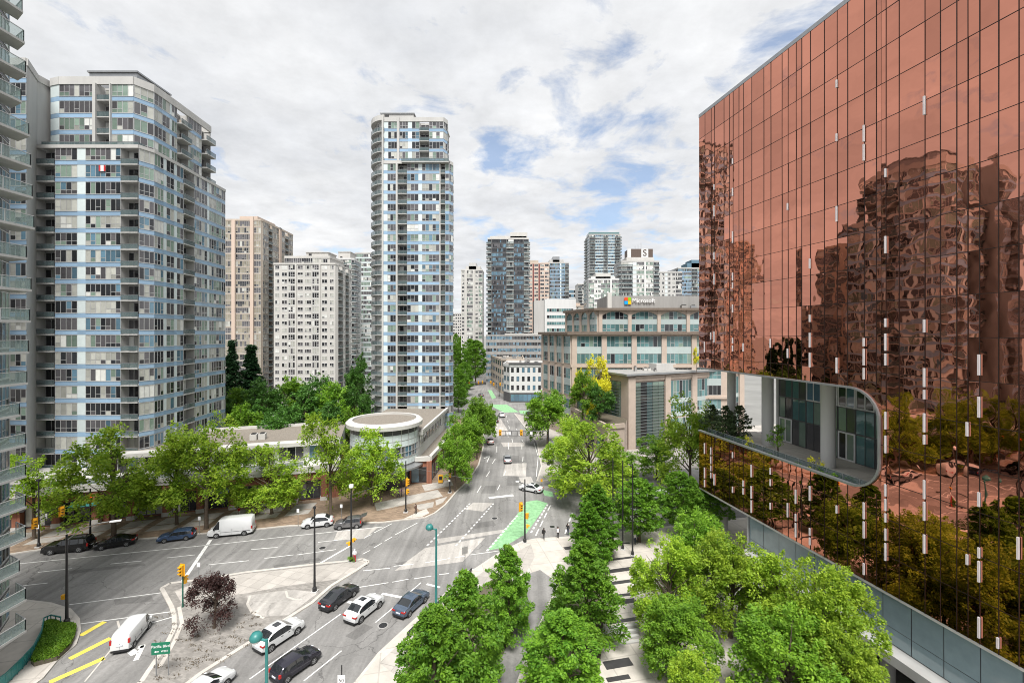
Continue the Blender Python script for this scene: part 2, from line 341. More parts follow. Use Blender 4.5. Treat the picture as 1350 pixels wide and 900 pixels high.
# ring of faces between the outer square and the sunken service lane
a4 = [(60, 62), (20, 60), (30, 4), (60, 4)]
hq = [BL(14, 14), BL(14, -6.5), BL(62, -6.5), BL(62, 14)]
for i in range(4):
    p, q = o4[i], o4[(i+1) % 4]; r, t = hq[(i+1) % 4], hq[i]
    g.poly([(*p, 0), (*q, 0), (*r, 0), (*t, 0)], 'ground')
struct(g.build('ground'))
g = MB(); g.prism(hq, -4.6, -4.5, 'asphalt_new')
for a, b in ((0, 1), (1, 2), (2, 3), (3, 0)): g.seg(hq[a], hq[b], .3, 4.6, -4.5, 'conc')
struct(g.build('service_lane'))
def sheet(name, polys, z, m):
    b = MB()
    for p in polys: b.poly([(x, y, z) for x, y in (p if sum(p[i][0]*p[(i+1) % len(p)][1]-p[(i+1) % len(p)][0]*p[i][1] for i in range(len(p))) > 0 else p[::-1])], m)
    return struct(b.build(name))
road_main = [G(560, 700), G(587, 665.6), G(611, 642), G(631, 613), G(637, 590), G(638, 570), G(634, 550), G(627, 530), G(621, 515), G(616, 500), G(610, 485), G(604, 470), G(600, 458), G(598, 450),
             G(604, 450), G(612, 462), G(625, 475), G(640, 490), G(648, 500), G(655, 515), G(668, 530), G(678, 545), G(694, 565), G(708, 583), G(711, 601), G(709, 640), G(720, 690)]
sheet('road', [[(-140, 12), (18, 12), (18, 66), (9, 90), (-10, 82), (-140, 56)]], .004, 'asphalt')
sheet('road', [road_main], .008, 'asphalt')
sheet('road', [[(6, 64), (130, 90), (130, 116), (5, 91.5)]], .012, 'asphalt')
sheet('road', [[G(648, 541), (45, 170), (45, 182), G(640, 530)], [(-110, 172), G(632, 541), G(626, 530), (-110, 186)]], .012, 'asphalt')
# raised pavements
KE = MB()
def kerb(pts, z=.0, wd=.32, h=.14):
    for p, q in zip(pts, pts[1:]): KE.seg(p, q, wd, h, z, 'kerb')
A_kerb = [(-140, 52.6), G(0, 733), G(37, 727), G(123, 715.5), G(207, 709), G(260.5, 704), G(338.5, 697.8), G(380, 693.4), G(480, 689.5), G(506, 688.6), G(531, 685.5), G(560, 682.5), G(573, 676.7), G(587, 665.6), G(601, 649), G(616.7, 634.4), G(631, 613), G(637, 590), G(638, 570), G(634, 550)]
struct(MB().prism(A_kerb+[(-19, 160), (-140, 120)], 0, .13, 'kerb', 'walk_brown').build('sidewalk'))
kerb(A_kerb)
# paler concrete bays set into the brown paving
bays = []
for p in ([(493, 664), (577, 646), (584, 655), (497, 674)], [(545, 667), (572, 662), (571, 669), (553, 673)], [(574, 660), (590, 655), (584, 663), (575, 667)], [(556, 640), (594, 633), (598, 640), (560, 648)]):
    bays.append([G(*q) for q in p])
ub, vb = Vector((.956, .295)), Vector((.295, -.956))
for i in range(10):
    o_ = Vector((-82, 67.2))+ub*(i*4.9); bays.append([tuple(o_+ub*(.9+d)+vb*q) for d, q in ((0, .9), (3.5, .9), (2.9, 3.6), (-.6, 3.6))]); bays.append([tuple(o_+ub*(.3+d)+vb*q) for d, q in ((-.1, 3.9), (3.6, 3.9), (3.2, 5.9), (-.5, 5.9))])
sheet('sidewalk', bays, .136, 'conc_walk')
sheet('sidewalk', [[G(532, 684.5), G(550, 676), G(562, 671), G(566, 677), G(556, 682)]], .14, 'plaza')
isl = [G(486, 741), G(478, 737.5), G(461, 740), G(418, 744), G(324, 755), G(262, 765), G(224, 769.5), G(213, 776), G(219, 787), G(226, 800), G(229.5, 811), G(230, 829), G(220, 849), G(200, 879), G(186, 900), (-37, 31), (-37, 24), (-34, 22), G(265, 888), G(337, 842), G(411, 795), G(436, 773), G(470, 752)]
struct(MB().prism(isl, 0, .13, 'kerb', 'pavers').build('traffic_island'))
kerb(isl+[isl[0]], wd=.42)
sheet('traffic_island', [[G(230, 780), G(262, 768), G(325, 757), G(420, 747), G(478, 740), G(486, 744), G(470, 752), G(448, 764), G(380, 773), G(330, 782), G(240, 797)]], .134, 'conc_walk')
sheet('traffic_island', [[G(326, 786), G(385, 778), G(420, 782), G(380, 812), G(345, 814), G(327, 802)]], .138, 'patch')
kerb([G(377, 780), G(379, 788), G(388, 791), G(398, 791)], .0, .25); kerb([G(330, 786), G(326, 797), G(332, 808), G(348, 816)], .0, .25)
kerb([G(236, 801), G(240, 822), G(230, 846), G(211, 880)], .0, .35)
li = [(-140, 43), G(0, 790), G(36, 792.6), G(65, 796), G(91, 804), G(102.7, 817), G(104, 833), G(97.8, 851), G(73, 872), G(54, 895), (-42, 30), (-46, 24), (-140, 20)]
struct(MB().prism(li, 0, .13, 'kerb', 'plaza').build('sidewalk')); kerb(li[1:11])
pz = [(-22, 21), G(470, 900), G(500, 862), G(545, 820), G(573, 797), G(600, 772), G(625, 752), G(650, 735), G(668, 724.5), G(690, 714), G(706, 711), G(755, 708), G(862, 697), (36, 73.5), (130, 93), (130, 60), (62, 66), BL(14, 14), BL(14, -6.5), BL(62, -6.5), (20, 8)]
struct(MB().prism(pz, 0, .13, 'kerb', 'plaza').build('plaza')); kerb(pz[:14])
sheet('plaza', [[G(500, 875), G(545, 832), G(590, 790), G(640, 752), G(668, 735), G(700, 718), G(705, 735), G(694, 755), G(660, 770), G(600, 830), G(540, 905)]], .134, 'conc_walk')
sheet('path', [[G(694, 758), G(712, 752), G(737, 770), G(722, 798), G(708, 830), G(697, 856), G(681, 900), G(660, 960), G(600, 960), G(642, 900), G(664, 862), G(681, 824), G(694, 790)]], .138, 'asphalt_new')
sheet('plaza', [[G(540, 1010), G(520, 905), G(560, 850), G(618, 790), G(648, 765), G(668, 765), G(690, 770), G(681, 824), G(664, 862), G(642, 900), G(600, 980)], [G(688, 985), G(694, 900), G(706, 860), G(722, 815), G(744, 775), G(762, 740), G(790, 735), G(800, 760), G(794, 840), G(788, 920), G(780, 1000)]], .142, 'soil')
rk = [G(711, 601), G(714, 615), G(708, 634.4), G(718, 634), G(745, 631), (40, 101), (130, 118), (130, 160), (25, 133), G(678, 545), G(694, 565.6), G(708, 583)]
struct(MB().prism(rk, 0, .13, 'kerb', 'conc_walk').build('sidewalk')); kerb([rk[9], rk[10], rk[11], rk[0], rk[1], rk[2], rk[3], rk[4], rk[5]])
struct(KE.build('kerb'))
# dark granite bands and steps across the plaza
b = MB()
for x0, y0, x1, y1, wd in ((744, 724, 754, 722.5, .8), (734, 759, 748, 757.5, .8), (797, 740, 836, 735, .45), (798, 755, 834, 750, .8), (800, 771, 836, 766, .6), (801, 788, 842, 783, .5), (801, 797, 838, 792, .8), (804, 822, 842, 816, .5), (797, 879, 832, 873, 1.0), (800, 898, 830, 893, .5), (800, 718, 830, 716.5, .4)):
    p, q = G(x0, y0), G(x1, y1); b.seg(p, q, wd, .03, .13, 'darkband')
struct(b.build('plaza'))
b = MB()
for i in range(4):
    p, q = G(797, 836+6*i), G(842, 829+6*i); b.seg(p, q, .34, .15+.12*(3-i), .13, 'conc')
struct(b.build('steps'))
# painted markings
W_, Yl, Gr, Pa = MB(), MB(), MB(), MB()
def line(p, q, wd=.14, mb=W_, z=.017, m='white_paint'):
    a, c = Vector(G(*p)), Vector(G(*q)); n = (c-a).normalized(); n = Vector((-n.y, n.x))*wd/2
    mb.poly([(*(a-n), z), (*(c-n), z), (*(c+n), z), (*(a+n), z)], m)
def dashes(p, q, k, duty=.5, wd=.14):
    a, c = Vector(G(*p)), Vector(G(*q))
    for i in range(k):
        s, e = a.lerp(c, i/k), a.lerp(c, (i+duty)/k); n = (e-s).normalized(); n = Vector((-n.y, n.x))*wd/2
        W_.poly([(*(s-n), .017), (*(e-n), .017), (*(e+n), .017), (*(s+n), .017)], 'white_paint')
for l in (((25, 742.7), (300, 715.7)), ((300, 715.7), (380, 706.7)), ((380, 706.7), (506, 694)), ((50, 754), (95, 749)), ((145.7, 743), (186.7, 739)), ((220, 735), (257, 731)), ((331, 724), (366, 721)), ((419, 714.5), (450.5, 711)),
          ((30, 771.7), (63, 768)), ((275, 744), (328, 738.6)), ((348.6, 735.6), (387, 731)), ((391, 731), (443, 724)), ((91, 796.7), (212, 781)), ((105, 822), (225, 806)), ((200, 820.7), (226.7, 813)),
          ((329, 894.7), (449, 809)), ((400.6, 897), (450.3, 857.3)), ((495, 820), (519.6, 799.7)), ((541, 779.6), (555, 767.6)), ((471.7, 774), (512, 767.6)), ((517, 767), (538.5, 763)), ((545.5, 762.6), (568.7, 758.8)), ((579, 757), (592, 755.5)), ((601, 753.8), (644.5, 746.7)),
          ((478.5, 752), (514, 748.5)), ((519, 746), (545, 743)), ((560, 741.5), (593, 735.6)), ((600, 734.4), (613, 732.7)), ((620, 731), (660, 725.5)), ((480, 709), (489.6, 704)), ((493, 702), (517, 689.7)), ((478, 730), (488, 725)), ((492.7, 721.8), (503.4, 715.5)), ((507, 713), (517, 707.3)), ((520.4, 704.8), (550, 689)),
          ((629, 649), (634.4, 640)), ((641, 628), (645.6, 621)), ((649, 611), (653, 604.5)), ((655.6, 645.6), (659, 639)), ((664, 627), (667, 620)), ((688, 592), (688, 585.5)), ((670.4, 592), (670, 583)), ((689, 608), (689.6, 602)), ((655, 596), (655, 588)), ((654, 576), (653, 571)), ((670, 576), (669, 570)), ((615.6, 634.6), (631, 611.5)), ((707, 628), (709.5, 602)), ((709, 600), (704, 583))):
    line(*l)
line((278, 711), (238, 770), .45); line((417.8, 744.5), (462, 719), .3); line((503.5, 782), (529, 787), .4); line((458, 793), (464, 794), .4); line((562.6, 769.5), (580, 774), .35); line((644.5, 656), (676.7, 652.5), .9)
line((179, 870), (189, 850), .4); line((190, 851), (182, 853), .5); line((172, 857), (178, 862), .6); line((369, 756), (373, 754), .5); line((358, 757), (383, 753), .5); line((645, 601), (638, 604), .4); line((646, 600), (642, 609), .2)
dashes((563, 719), (621, 662), 16, .55, .25); dashes((601, 719), (652, 662), 15, .55, .25); dashes((642, 726), (683, 678), 13, .6, .3); dashes((700, 702), (723, 663), 9, .6, .3); dashes((706, 706), (727, 663), 4, .7, .2); dashes((745, 703), (755, 674), 4, .7, .25)
dashes((676, 583), (667, 545), 5, .5); dashes((690, 583), (679, 562), 3, .5)
for l in (((106, 837.5), (138, 819)), ((91.7, 868), (145.7, 840.7)), ((65, 899), (138, 866.7))): line(*l, .62, Yl, .017, 'yellow_paint')
line((145.7, 856.7), (111.7, 898), .14, Yl, .017, 'kerb'); line((155, 818), (158, 829), .18, Yl, .017, 'kerb')
for p in ([(642, 725.5), (662, 721.8), (694, 703), (722, 663), (708, 659), (694, 661), (680, 680)], [(714, 645), (728, 648), (730, 655), (718, 653)], [(643, 533), (668, 533), (684, 543), (664, 543.5)], [(643, 514), (648, 514), (654, 524), (649, 526)], [(684, 541), (700, 541), (697, 546), (686, 545)]):
    Gr.poly([(*G(*q), .0165) for q in p], 'green_paint')
for p in ([(666.7, 611), (694.4, 610), (693, 627.8), (663, 626.7)], [(624, 662), (650, 663), (636.7, 674), (613, 671)], [(660, 583), (692, 583), (691, 588), (664, 589)], [(576, 710), (668, 697), (668, 701), (578, 716)], [(445, 700), (500, 694), (480, 710), (440, 712)], [(650, 552), (660, 552), (672, 571), (655, 575)], [(560, 722), (640, 708), (610, 740), (520, 752)], [(684, 629), (700, 628), (704, 637), (688, 638)]):
    Pa.poly([(*G(*q), .0145) for q in p], 'patch')

for p in ([(520, 742), (560, 735), (566, 739), (528, 746)], [(620, 690), (650, 686), (654, 692), (622, 697)], [(90, 752), (190, 742), (192, 745), (92, 756)], [(360, 745), (420, 735), (424, 738), (362, 749)], [(455, 838), (480, 822), (492, 826), (468, 843)], [(340, 880), (372, 860), (380, 864), (350, 885)], [(640, 640), (655, 640), (652, 650), (634, 650)], [(672, 600), (684, 600), (684, 640), (668, 640)], [(150, 790), (200, 785), (203, 792), (152, 797)]):
    Pa.poly([(*G(*q), .0135) for q in p], 'asphalt_dk')
struct(Pa.build('road')); struct(W_.build('road_marking')); struct(Yl.build('road_marking')); struct(Gr.build('bike_lane'))
# ------------------------------------------------------------------ buildings
CAMP = np.array((0, 0, H))
class Bld:
    """collects the pieces of one building; flush() links them as its parts"""
    def __init__(s, name, label, cat, loc, group=None):
        s.org = (loc[0], loc[1], 0); s.root = thing(name, label, cat, s.org, 0, group); s.wall = MB(); s.items = {}
    def add(s, kind, mb): s.items.setdefault(kind, []).append(mb)
    def part(s, name, mb, parent=None, smooth=False): return mb.build(name, parent or s.root, s.org, smooth)
    def flush(s, lim=100, **kw):
        if s.wall.v: s.part('wall', s.wall)
        for kind, lst in s.items.items():
            k = kw.get(kind, lim)
            def key(m):
                c = m.cen(); d = c-CAMP; x = d[0]/max(d[1], 1)*F+CX; y = Y0-d[2]/max(d[1], 1)*F
                return (0 if -10 < x < 1360 and -10 < y < 910 else 1, np.linalg.norm(d))
            lst = sorted(lst, key=key)
            for mb in lst[:k]: s.part(kind, mb)
            if lst[k:]:
                r = MB()
                for mb in lst[k:]: r.add(mb)
                stuff(s.part(kind, r))
PAL = {'res': ['g_dark']*6+['g_grey']*5+['g_blue']*2+['g_curt']*4+['g_blind']*1+['g_green']*4, 'cool': ['g_blue']*6+['g_dark']*3+['g_grey']*2+['g_green'], 'office': ['g_teal']*7+['g_dark']*2+['g_green']*1, 'dim': ['g_dark']*5+['g_grey']*3+['g_curt']*3+['g_blind'],
       'pale': ['g_green']*4+['g_blind']*2+['g_grey']*3+['g_curt']*2, 'lobby': ['g_green']*4+['g_teal']*2+['g_grey']*2, 'tanwin': ['g_tan']*5+['g_dark']*2+['g_grey']*2+['g_curt'], 'g2': ['g_green', 'g_dark'], 'dark': ['g_dark']*3+['g_blue']*4+['g_grey']}
def window(p, u, n, w, z0, z1, pal, pane=1.1, frame='frame', fw=.07, low=True, inset=.03):
    """one glazed opening: panes, mullions and an opening light, standing on a wall plane"""
    mb = MB(); ux, uy = u; nx, ny = n; k = max(1, round(w/pane)); base = RN.choice(PAL[pal])
    def P(a, d, z): return (p[0]+ux*a+nx*d, p[1]+uy*a+ny*d, z)
    for i in range(k):
        a, b = w*i/k, w*(i+1)/k; m = base if RN.random() < .62 else RN.choice(PAL[pal]); zs = [z0, z1]
        if low and RN.random() < .55 and z1-z0 > 1.2: zs = [z0, z0+(z1-z0)*.36, z1]
        for q in range(len(zs)-1):
            mm = m if q == len(zs)-2 or RN.random() < .5 else RN.choice(PAL[pal])
            t = RN.uniform(-.012, .012)
            mb.poly([P(a, inset+t, zs[q]), P(b, inset-t, zs[q]), P(b, inset-t*.5, zs[q+1]), P(a, inset+t*.5, zs[q+1])], mm)
        if len(zs) == 3: mb.poly([P(a, inset+.03, zs[1]-fw/2), P(b, inset+.03, zs[1]-fw/2), P(b, inset+.03, zs[1]+fw/2), P(a, inset+.03, zs[1]+fw/2)], frame)
    for i in range(k+1):
        c = min(max(w*i/k, fw/2), w-fw/2)
        mb.hexa([P(c-fw/2, 0, z0), P(c+fw/2, 0, z0), P(c+fw/2, .08, z0), P(c-fw/2, .08, z0)], [P(c-fw/2, 0, z1), P(c+fw/2, 0, z1), P(c+fw/2, .08, z1), P(c-fw/2, .08, z1)], frame)
    for z in (z0, z1-fw): mb.hexa([P(0, 0, z), P(w, 0, z), P(w, .07, z), P(0, .07, z)], [P(0, 0, z+fw), P(w, 0, z+fw), P(w, .07, z+fw), P(0, .07, z+fw)], frame)
    return mb
def strip(mb, p, u, n, w, z0, z1, d, m, d0=0.):
    def P(a, e, z): return (p[0]+u[0]*a+n[0]*e, p[1]+u[1]*a+n[1]*e, z)
    return mb.hexa([P(0, d0, z0), P(w, d0, z0), P(w, d, z0), P(0, d, z0)], [P(0, d0, z1), P(w, d0, z1), P(w, d, z1), P(0, d, z1)], m)
def balcony(p, u, n, w, z, dep, slab='slab', rail='rail', back=0., junk=True, sides=True):
    mb = MB(); strip(mb, p, u, n, w, z-.11, z+.09, dep, slab, -back)
    strip(mb, p, u, n, w, z+.16, z+1.0, dep-.05, rail, dep-.07); strip(mb, p, u, n, w, z+1.0, z+1.06, dep-.03, 'metal_gr', dep-.09)
    k = max(1, round(w/1.3))
    for i in range(k+1):
        a = min(max(w*i/k, .03), w-.03); q = (p[0]+u[0]*(a-.025), p[1]+u[1]*(a-.025)); strip(mb, q, u, n, .05, z+.09, z+1.0, dep-.08, 'metal_gr', dep-.13)
    if sides and dep > .6:
        for a in (.02, w-.05):
            q = (p[0]+u[0]*a, p[1]+u[1]*a); strip(mb, q, u, n, .03, z+.16, z+1.03, dep-.1, rail, 0)
    if junk and RN.random() < .6:
        a = RN.uniform(.3, max(.4, w-1.2)); q = (p[0]+u[0]*a, p[1]+u[1]*a); strip(mb, q, u, n, RN.uniform(.5, .9), z+.09, z+RN.uniform(.6, 1.1), dep*.6, RN.choice(['metal_dk', 'wood_', 'slab', 'metal_gr']) if False else RN.choice(['metal_dk', 'slab', 'metal_gr', 'tan']), dep*.6-.5)
    return mb
def block(B, corners, z0, nf, fh, specs, wall='conc', pal='res', blue='blue', sp=.26, parapet=.9, pane=.9, frame='frame', roof='gravel', rail='rail', slab='slab', low=True, inner='conc_dk', fw=.07, junk=True, z_extra=0.):
    """a storeyed block: a plan polygon (counter-clockwise), each described edge cut into glazing, panels, piers and balcony notches"""
    n_ = len(corners); ring = []; ztop = z0+nf*fh+z_extra
    for e in range(n_):
        A, C = Vector(corners[e]), Vector(corners[(e+1) % n_]); d = C-A; ln = d.length; u = d/ln; n = Vector((u.y, -u.x))
        ring.append(tuple(A)); spec = specs.get(e)
        if not spec: continue
        tot = sum(q[1] for q in spec); a = 0.
        for q in spec:
            kind, w = q[0], q[1]/tot*ln; opt = q[2] if len(q) > 2 else {}; p = A+u*a
            if kind == 'b':
                dp = opt.get('d', 1.5); ring += [tuple(p), tuple(p-n*dp), tuple(p+u*w-n*dp), tuple(p+u*w)]
            if kind == 'k': strip(B.wall, p, u, n, w, z0, ztop+opt.get('up', 0), opt.get('d', .35), opt.get('m', wall))
            for f in range(nf):
                z = z0+f*fh
                if kind == 'w':
                    s = opt.get('sp', sp)*fh; bm = opt.get('m', blue)
                    strip(B.wall, p, u, n, w, z, z+s, .05, bm)
                    strip(B.wall, p, u, n, w, z+s-.06, z+s, .10, frame)
                    B.add('window', window(p, u, n, w, z+s, z+fh-.08, opt.get('pal', pal), opt.get('pane', pane), frame, fw, low))
                elif kind == 'h':                    # a punched window in solid wall
                    ww = opt.get('w', .6)*w; B.add('window', window(p+u*(w-ww)/2, u, n, ww, z+fh*.32, z+fh*.86, opt.get('pal', pal), opt.get('pane', pane), frame, fw, low))
                elif kind == 'p':
                    strip(B.wall, p, u, n, w, z, z+sp*fh, .05, blue); strip(B.wall, p, u, n, w, z+sp*fh+.02, z+fh-.05, .06, opt.get('m', 'panel'))
                elif kind in 'bB':
                    dp = opt.get('d', 1.5) if kind == 'b' else 0.; pr = opt.get('pr', .25 if kind == 'b' else 1.5)
                    B.add('balcony', balcony(p+u*.04, u, n, w-.08, z, pr, slab, rail, dp-.05 if dp else 0., junk, kind == 'B'))
                    B.add('window', window(p-n*dp+u*.1, u, n, w-.2, z+.12, z+fh-.3, opt.get('pal', 'dim'), 1.0, frame, fw, False))
            a += w
    B.wall.prism([(x, y) for x, y in ring], z0, ztop, wall, roof)
    # parapet ring round the roof
    for e in range(n_):
        A, C = corners[e], corners[(e+1) % n_]; B.wall.seg(A, C, .35, parapet, ztop-.1, wall)
    return ztop
def roofbox(B, x0, x1, y0, y1, z0, z1, m='conc', cap=None):
    mb = MB(); mb.box(x0, x1, y0, y1, z0, z1, m); mb.box(x0-.25, x1+.25, y0-.25, y1+.25, z1, z1+.3, cap or m); mb.box(x0+1, x0+2.2, y0-.03, y0, z0+.2, z0+2.2, 'dark'); B.add('roof_room', mb)
def roofclutter(B, x0, x1, y0, y1, z, k=6):
    for i in range(k):
        mb = MB(); x, y = RN.uniform(x0, x1), RN.uniform(y0, y1); a, b, c = RN.uniform(.6, 2.2), RN.uniform(.6, 1.8), RN.uniform(.5, 1.4)
        mb.box(x, x+a, y, y+b, z, z+c, RN.choice(['metal_gr', 'conc_wh', 'conc_dk'])); mb.box(x+a*.2, x+a*.8, y+b*.2, y+b*.8, z+c, z+c+.25, 'metal_dk'); B.add('roof_unit', mb)
def mk(w, k, pal='res'): return [('w', w, {'pal': pal})]*k
# --- left tower: long shaft of blue bands
B = Bld('apartment_tower', 'large left apartment tower with powder blue bands, a concrete fin wall and a stepped roofline', 'apartment tower', (-70, 84))
xr = -67.3
shaft = [(-85.7, 80), (xr, 80), (xr+1.0, 82.2), (xr+.6, 90), (xr+.2, 93.6), (xr-.6, 105), (-86, 105)]
zt = block(B, shaft, 0, 21, 3.06, {0: [('b', 73), ('w', 87), ('p', 32), ('w', 138), ('b', 68)], 1: [('w', 1)], 2: [('w', 2.4), ('p', .75), ('w', 2.2), ('p', .75), ('w', 2.0)], 3: [('b', 1)], 4: [('w', 2.5), ('w', 2.0), ('p', .7), ('w', 2.6), ('w', 2.2), ('w', 1.5)]}, pal='res', parapet=.6)
up = [(-85.2, 82), (-83, 81.4), (-69.4, 81.4), (-67.8, 84), (-68, 90), (-68.6, 101), (-85, 101)]
zu = block(B, up, zt, 4, 3.06, {0: [('p', 1)], 1: [('w', 163), ('k', 14, {'d': .5}), ('b', 62), ('k', 5, {'d': .4}), ('w', 100)], 2: [('w', 1)], 3: [('w', 2), ('w', 2), ('p', .5), ('w', 1.5)], 4: [('b', 3, {'pr': 1.0}), ('w', 4), ('b', 3, {'pr': 1.2})]}, pal='pale', parapet=1.4)
B.add('terrace_railing', balcony(Vector((-85, 81.6)), Vector((1, 0)), Vector((0, -1)), 17.5, zt+.1, 1.5, 'slab', 'rail', 0, False))
roofbox(B, -80, -71, 84, 92, zu+.2, zu+3.6, 'metal_gr'); roofclutter(B, -80, -72, 93, 99, zu+.3, 3)
wing = [(-100, 75.5), (-82.6, 75.5), (-85.9, 80.3), (-85.9, 99), (-100, 99)]
zw = block(B, wing, 0, 25, 3.06, {0: [('w', 5), ('w', 4), ('b', 3), ('w', 4.2)], 1: [('c', 1)]}, pal='res', parapet=1.2)
# the low storefront storey below it
B.wall.box(-98, -66, 72.6, 79.5, 0, 6.0, 'brick'); B.wall.box(-98, -65.8, 72.3, 79.7, 6, 6.7, 'conc_wh')
# a red and white flag hung in one window of the shaft
fx, fz = XY(135, 79.85)[0], ZY(222, 79.85)
fl = MB()
for a0, a1, m in ((-.6, -.28, 'flag_red'), (-.28, .28, 'sign_white'), (.28, .6, 'flag_red')):
    fl.box(fx+a0, fx+a1, 79.78, 79.8, fz-.55, fz+.55, m)
M['flag_red'] = mat('flag red', (.55, .03, .03), .8); M['dull_red'] = mat('dull red strip', (.16, .03, .028), .7)
B.part('flag', fl); B.flush()
# --- towers just outside the frame on the left, seen mirrored in the bronze glass
B = Bld('apartment_tower', 'tall beige balcony tower seen only mirrored at the right of the bronze glass', 'apartment tower', (-93, 57))
block(B, [(-106, 45), (-84, 45), (-82, 50), (-82, 60), (-84, 66), (-106, 66)], 0, 29, 2.85, {1: [('w', 3), ('p', 1)], 2: [('B', 4), ('w', 3), ('B', 4)], 3: [('w', 3), ('p', 1)], 0: [('w', 4), ('B', 4), ('w', 4)]}, wall='conc_wh', pal='dim', blue='tan'); B.flush(40)
B = Bld('apartment_tower', 'lower beige tower seen only mirrored near the middle of the bronze glass', 'apartment tower', (-93, 126))
block(B, [(-113, 112), (-93, 112), (-93, 131), (-113, 131)], 0, 22, 2.85, {1: [('w', 3), ('B', 3), ('w', 3), ('k', 1), ('B', 3), ('w', 4)], 0: [('w', 4), ('B', 4), ('w', 4)]}, wall='tan', pal='dim', blue='tan'); B.flush(40)
# --- near tower at the left edge, with glass balconies
B = Bld('balcony_tower', 'nearest tower cut by the left edge of the picture, stacked with clear greenish glass balconies', 'apartment tower', (-47, 38))
nt_ = [(-62, 30), (-45.5, 30), (-45.5, 39.2), (-47.2, 41.6), (-62, 41.6)]
block(B, nt_, 4.2, 24, 2.78, {1: [('w', 2.2), ('k', .9, {'d': .25, 'm': 'conc_dk'}), ('w', 3)], 2: [('w', 1)], 3: [('w', 3), ('c', 1), ('w', 3)]}, wall='conc_dk', pal='cool', blue='frame_dk', sp=.12, rail='rail_lt')
B.wall.box(-60, -47.5, 31, 40, .1, 4.2, 'conc_dk'); B.wall.box(-46.3, -45.6, 38.3, 39.1, .1, 4.2, 'conc_dk')
for k in range(24):
    z = 4.2+2.78*k; pr = 2.0 if k < 7 else (2.0+.75*(k-7)/6 if k < 14 else 2.75-1.5*(k-13)/10)
    mb = MB(); e = -45.5+pr; y0, y1 = 33.0, 39.9-(.5 if k % 5 == 2 else 0)
    mb.prism([(-45.45, y0), (e, y0), (e-.15, y1), (-45.45, y1+.9)], z-.13, z+.08, 'slab')
    for a, c in (((e-.05, y0), (e-.2, y1-.05)), ((e-.2, y1-.05), (-45.5, y1+.8))):
        mb.seg(a, c, .025, 1.05, z+.0, 'rail_lt'); mb.seg(a, c, .07, .05, z+1.06, 'frame')
        for t in (0, .33, .66, 1): mb.cbox((a[0]+(c[0]-a[0])*t, a[1]+(c[1]-a[1])*t, z+.55), (.05, .05, 1.05), 'frame')
    if k % 3 == 0: mb.cbox((-44.8, 38, z+.5), (.7, .7, .8), RN.choice(['tan', 'metal_dk', 'conc_dk']))
    B.add('balcony', mb)
B.flush()
# --- central tower
B = Bld('apartment_tower', 'tall narrow tower standing alone in the centre, blue banded with a rounded balcony corner', 'apartment tower', (-27, 131))
cf = 121.; x0, x1 = XY(505, cf)[0], XY(592, cf)[0]
fh = 2.75; ft = [('p', 25), ('w', 48), ('k', 10, {'d': .3}), ('b', 52), ('w', 65), ('p', 20), ('w', 98), ('c', 6), ('b', 26), ('w', 22)]
zc = block(B, [(x0, cf), (x1, cf), (x1+.8, cf+1.5), (x1-1.7, cf+20), (x0-4.5, cf+20), (x0-4.5, cf+9), (x0-3.8, cf+5), (x0-2.2, cf+2)], 0, 28, fh, {0: ft, 1: [('w', 1)], 2: [('w', 4), ('b', 3), ('w', 5), ('b', 3), ('w', 4)]}, pal='res', sp=.3)
zu = block(B, [(x0, cf+.3), (x1-1.6, cf+.3), (x1-.8, cf+2), (x1-2.8, cf+18), (x0-4.3, cf+18), (x0-4.3, cf+9), (x0-3.6, cf+5), (x0-2, cf+2.2)], zc+.6, 4, fh, {0: [('p', 25), ('w', 48), ('k', 12, {'d': .5, 'up': 1}), ('w', 45), ('p', 20), ('w', 40), ('b', 50, {'pr': .4}), ('w', 75)], 1: [('w', 1)], 2: [('w', 4), ('b', 3), ('w', 5), ('b', 3), ('w', 4)]}, pal='res', sp=.3, parapet=1.2)
B.add('terrace_railing', balcony(Vector((x0+5.2, cf)), Vector((1, 0)), Vector((0, -1)), x1-x0-5.2, zc+.1, .9, 'slab', 'rail', 0, False))
B.wall.box(x0+2.8, x1+.2, cf-.12, cf+.5, zc+.1, zc+.65, 'frame_dk')
roofbox(B, x0-1, x0+8, cf+1.5, cf+10, zu+.2, zu+2.6, 'conc', 'metal_gr'); roofbox(B, x0+8, x1-2, cf+6, cf+14, zu, zu+1.7, 'conc')
arc = [(x0+.2, cf+.1)]
cx, cy = x0+.3, cf+6.2
arcs = [(cx-5.6*math.sin(t)*.92, cy-6.2*math.cos(t)) for t in [i/8*PI*.5 for i in range(9)]]+[(cx-5.15, cf+9), (cx-5.15, cf+13)]
inn = [(cx+(x-cx)*.78, cy+(y-cy)*.8) if i else (x, y+1.3) for i, (x, y) in enumerate(arcs)]
for k in range(32):
    z = k*fh+(.6 if k > 27 else 0); mb = MB(); mb.prism(arcs+inn[::-1], z-.13, z+.12, 'slab')
    for a, c in zip(arcs, arcs[1:]): mb.seg(a, c, .03, .9, z+.12, 'rail'); mb.seg(a, c, .07, .05, z+1.03, 'metal_gr'); mb.cbox((a[0], a[1], z+.5), (.06, .06, 1.05), 'metal_gr')
    B.add('balcony', mb)
    for i in (1, 3, 5, 7):
        a, c = Vector(inn[i]), Vector(inn[min(i+2, 9)]); u = (c-a).normalized()*-1; n = Vector((u.y, -u.x))
        B.add('window', window(c, u, n, (c-a).length, z+.15, z+fh-.25, 'dim', 1.0, 'frame', .07, False))
B.wall.prism(inn+[(x0, cf+13)], 0, 32*fh+.8, 'conc_dk')
B.wall.prism(arcs+[(x0, cf+13)], 32*fh+.9, 32*fh+2.3, 'conc')
B.wall.box(x0-.3, x0+.15, cf-.25, cf+.2, 0, 32*fh+2, 'conc')
B.flush()
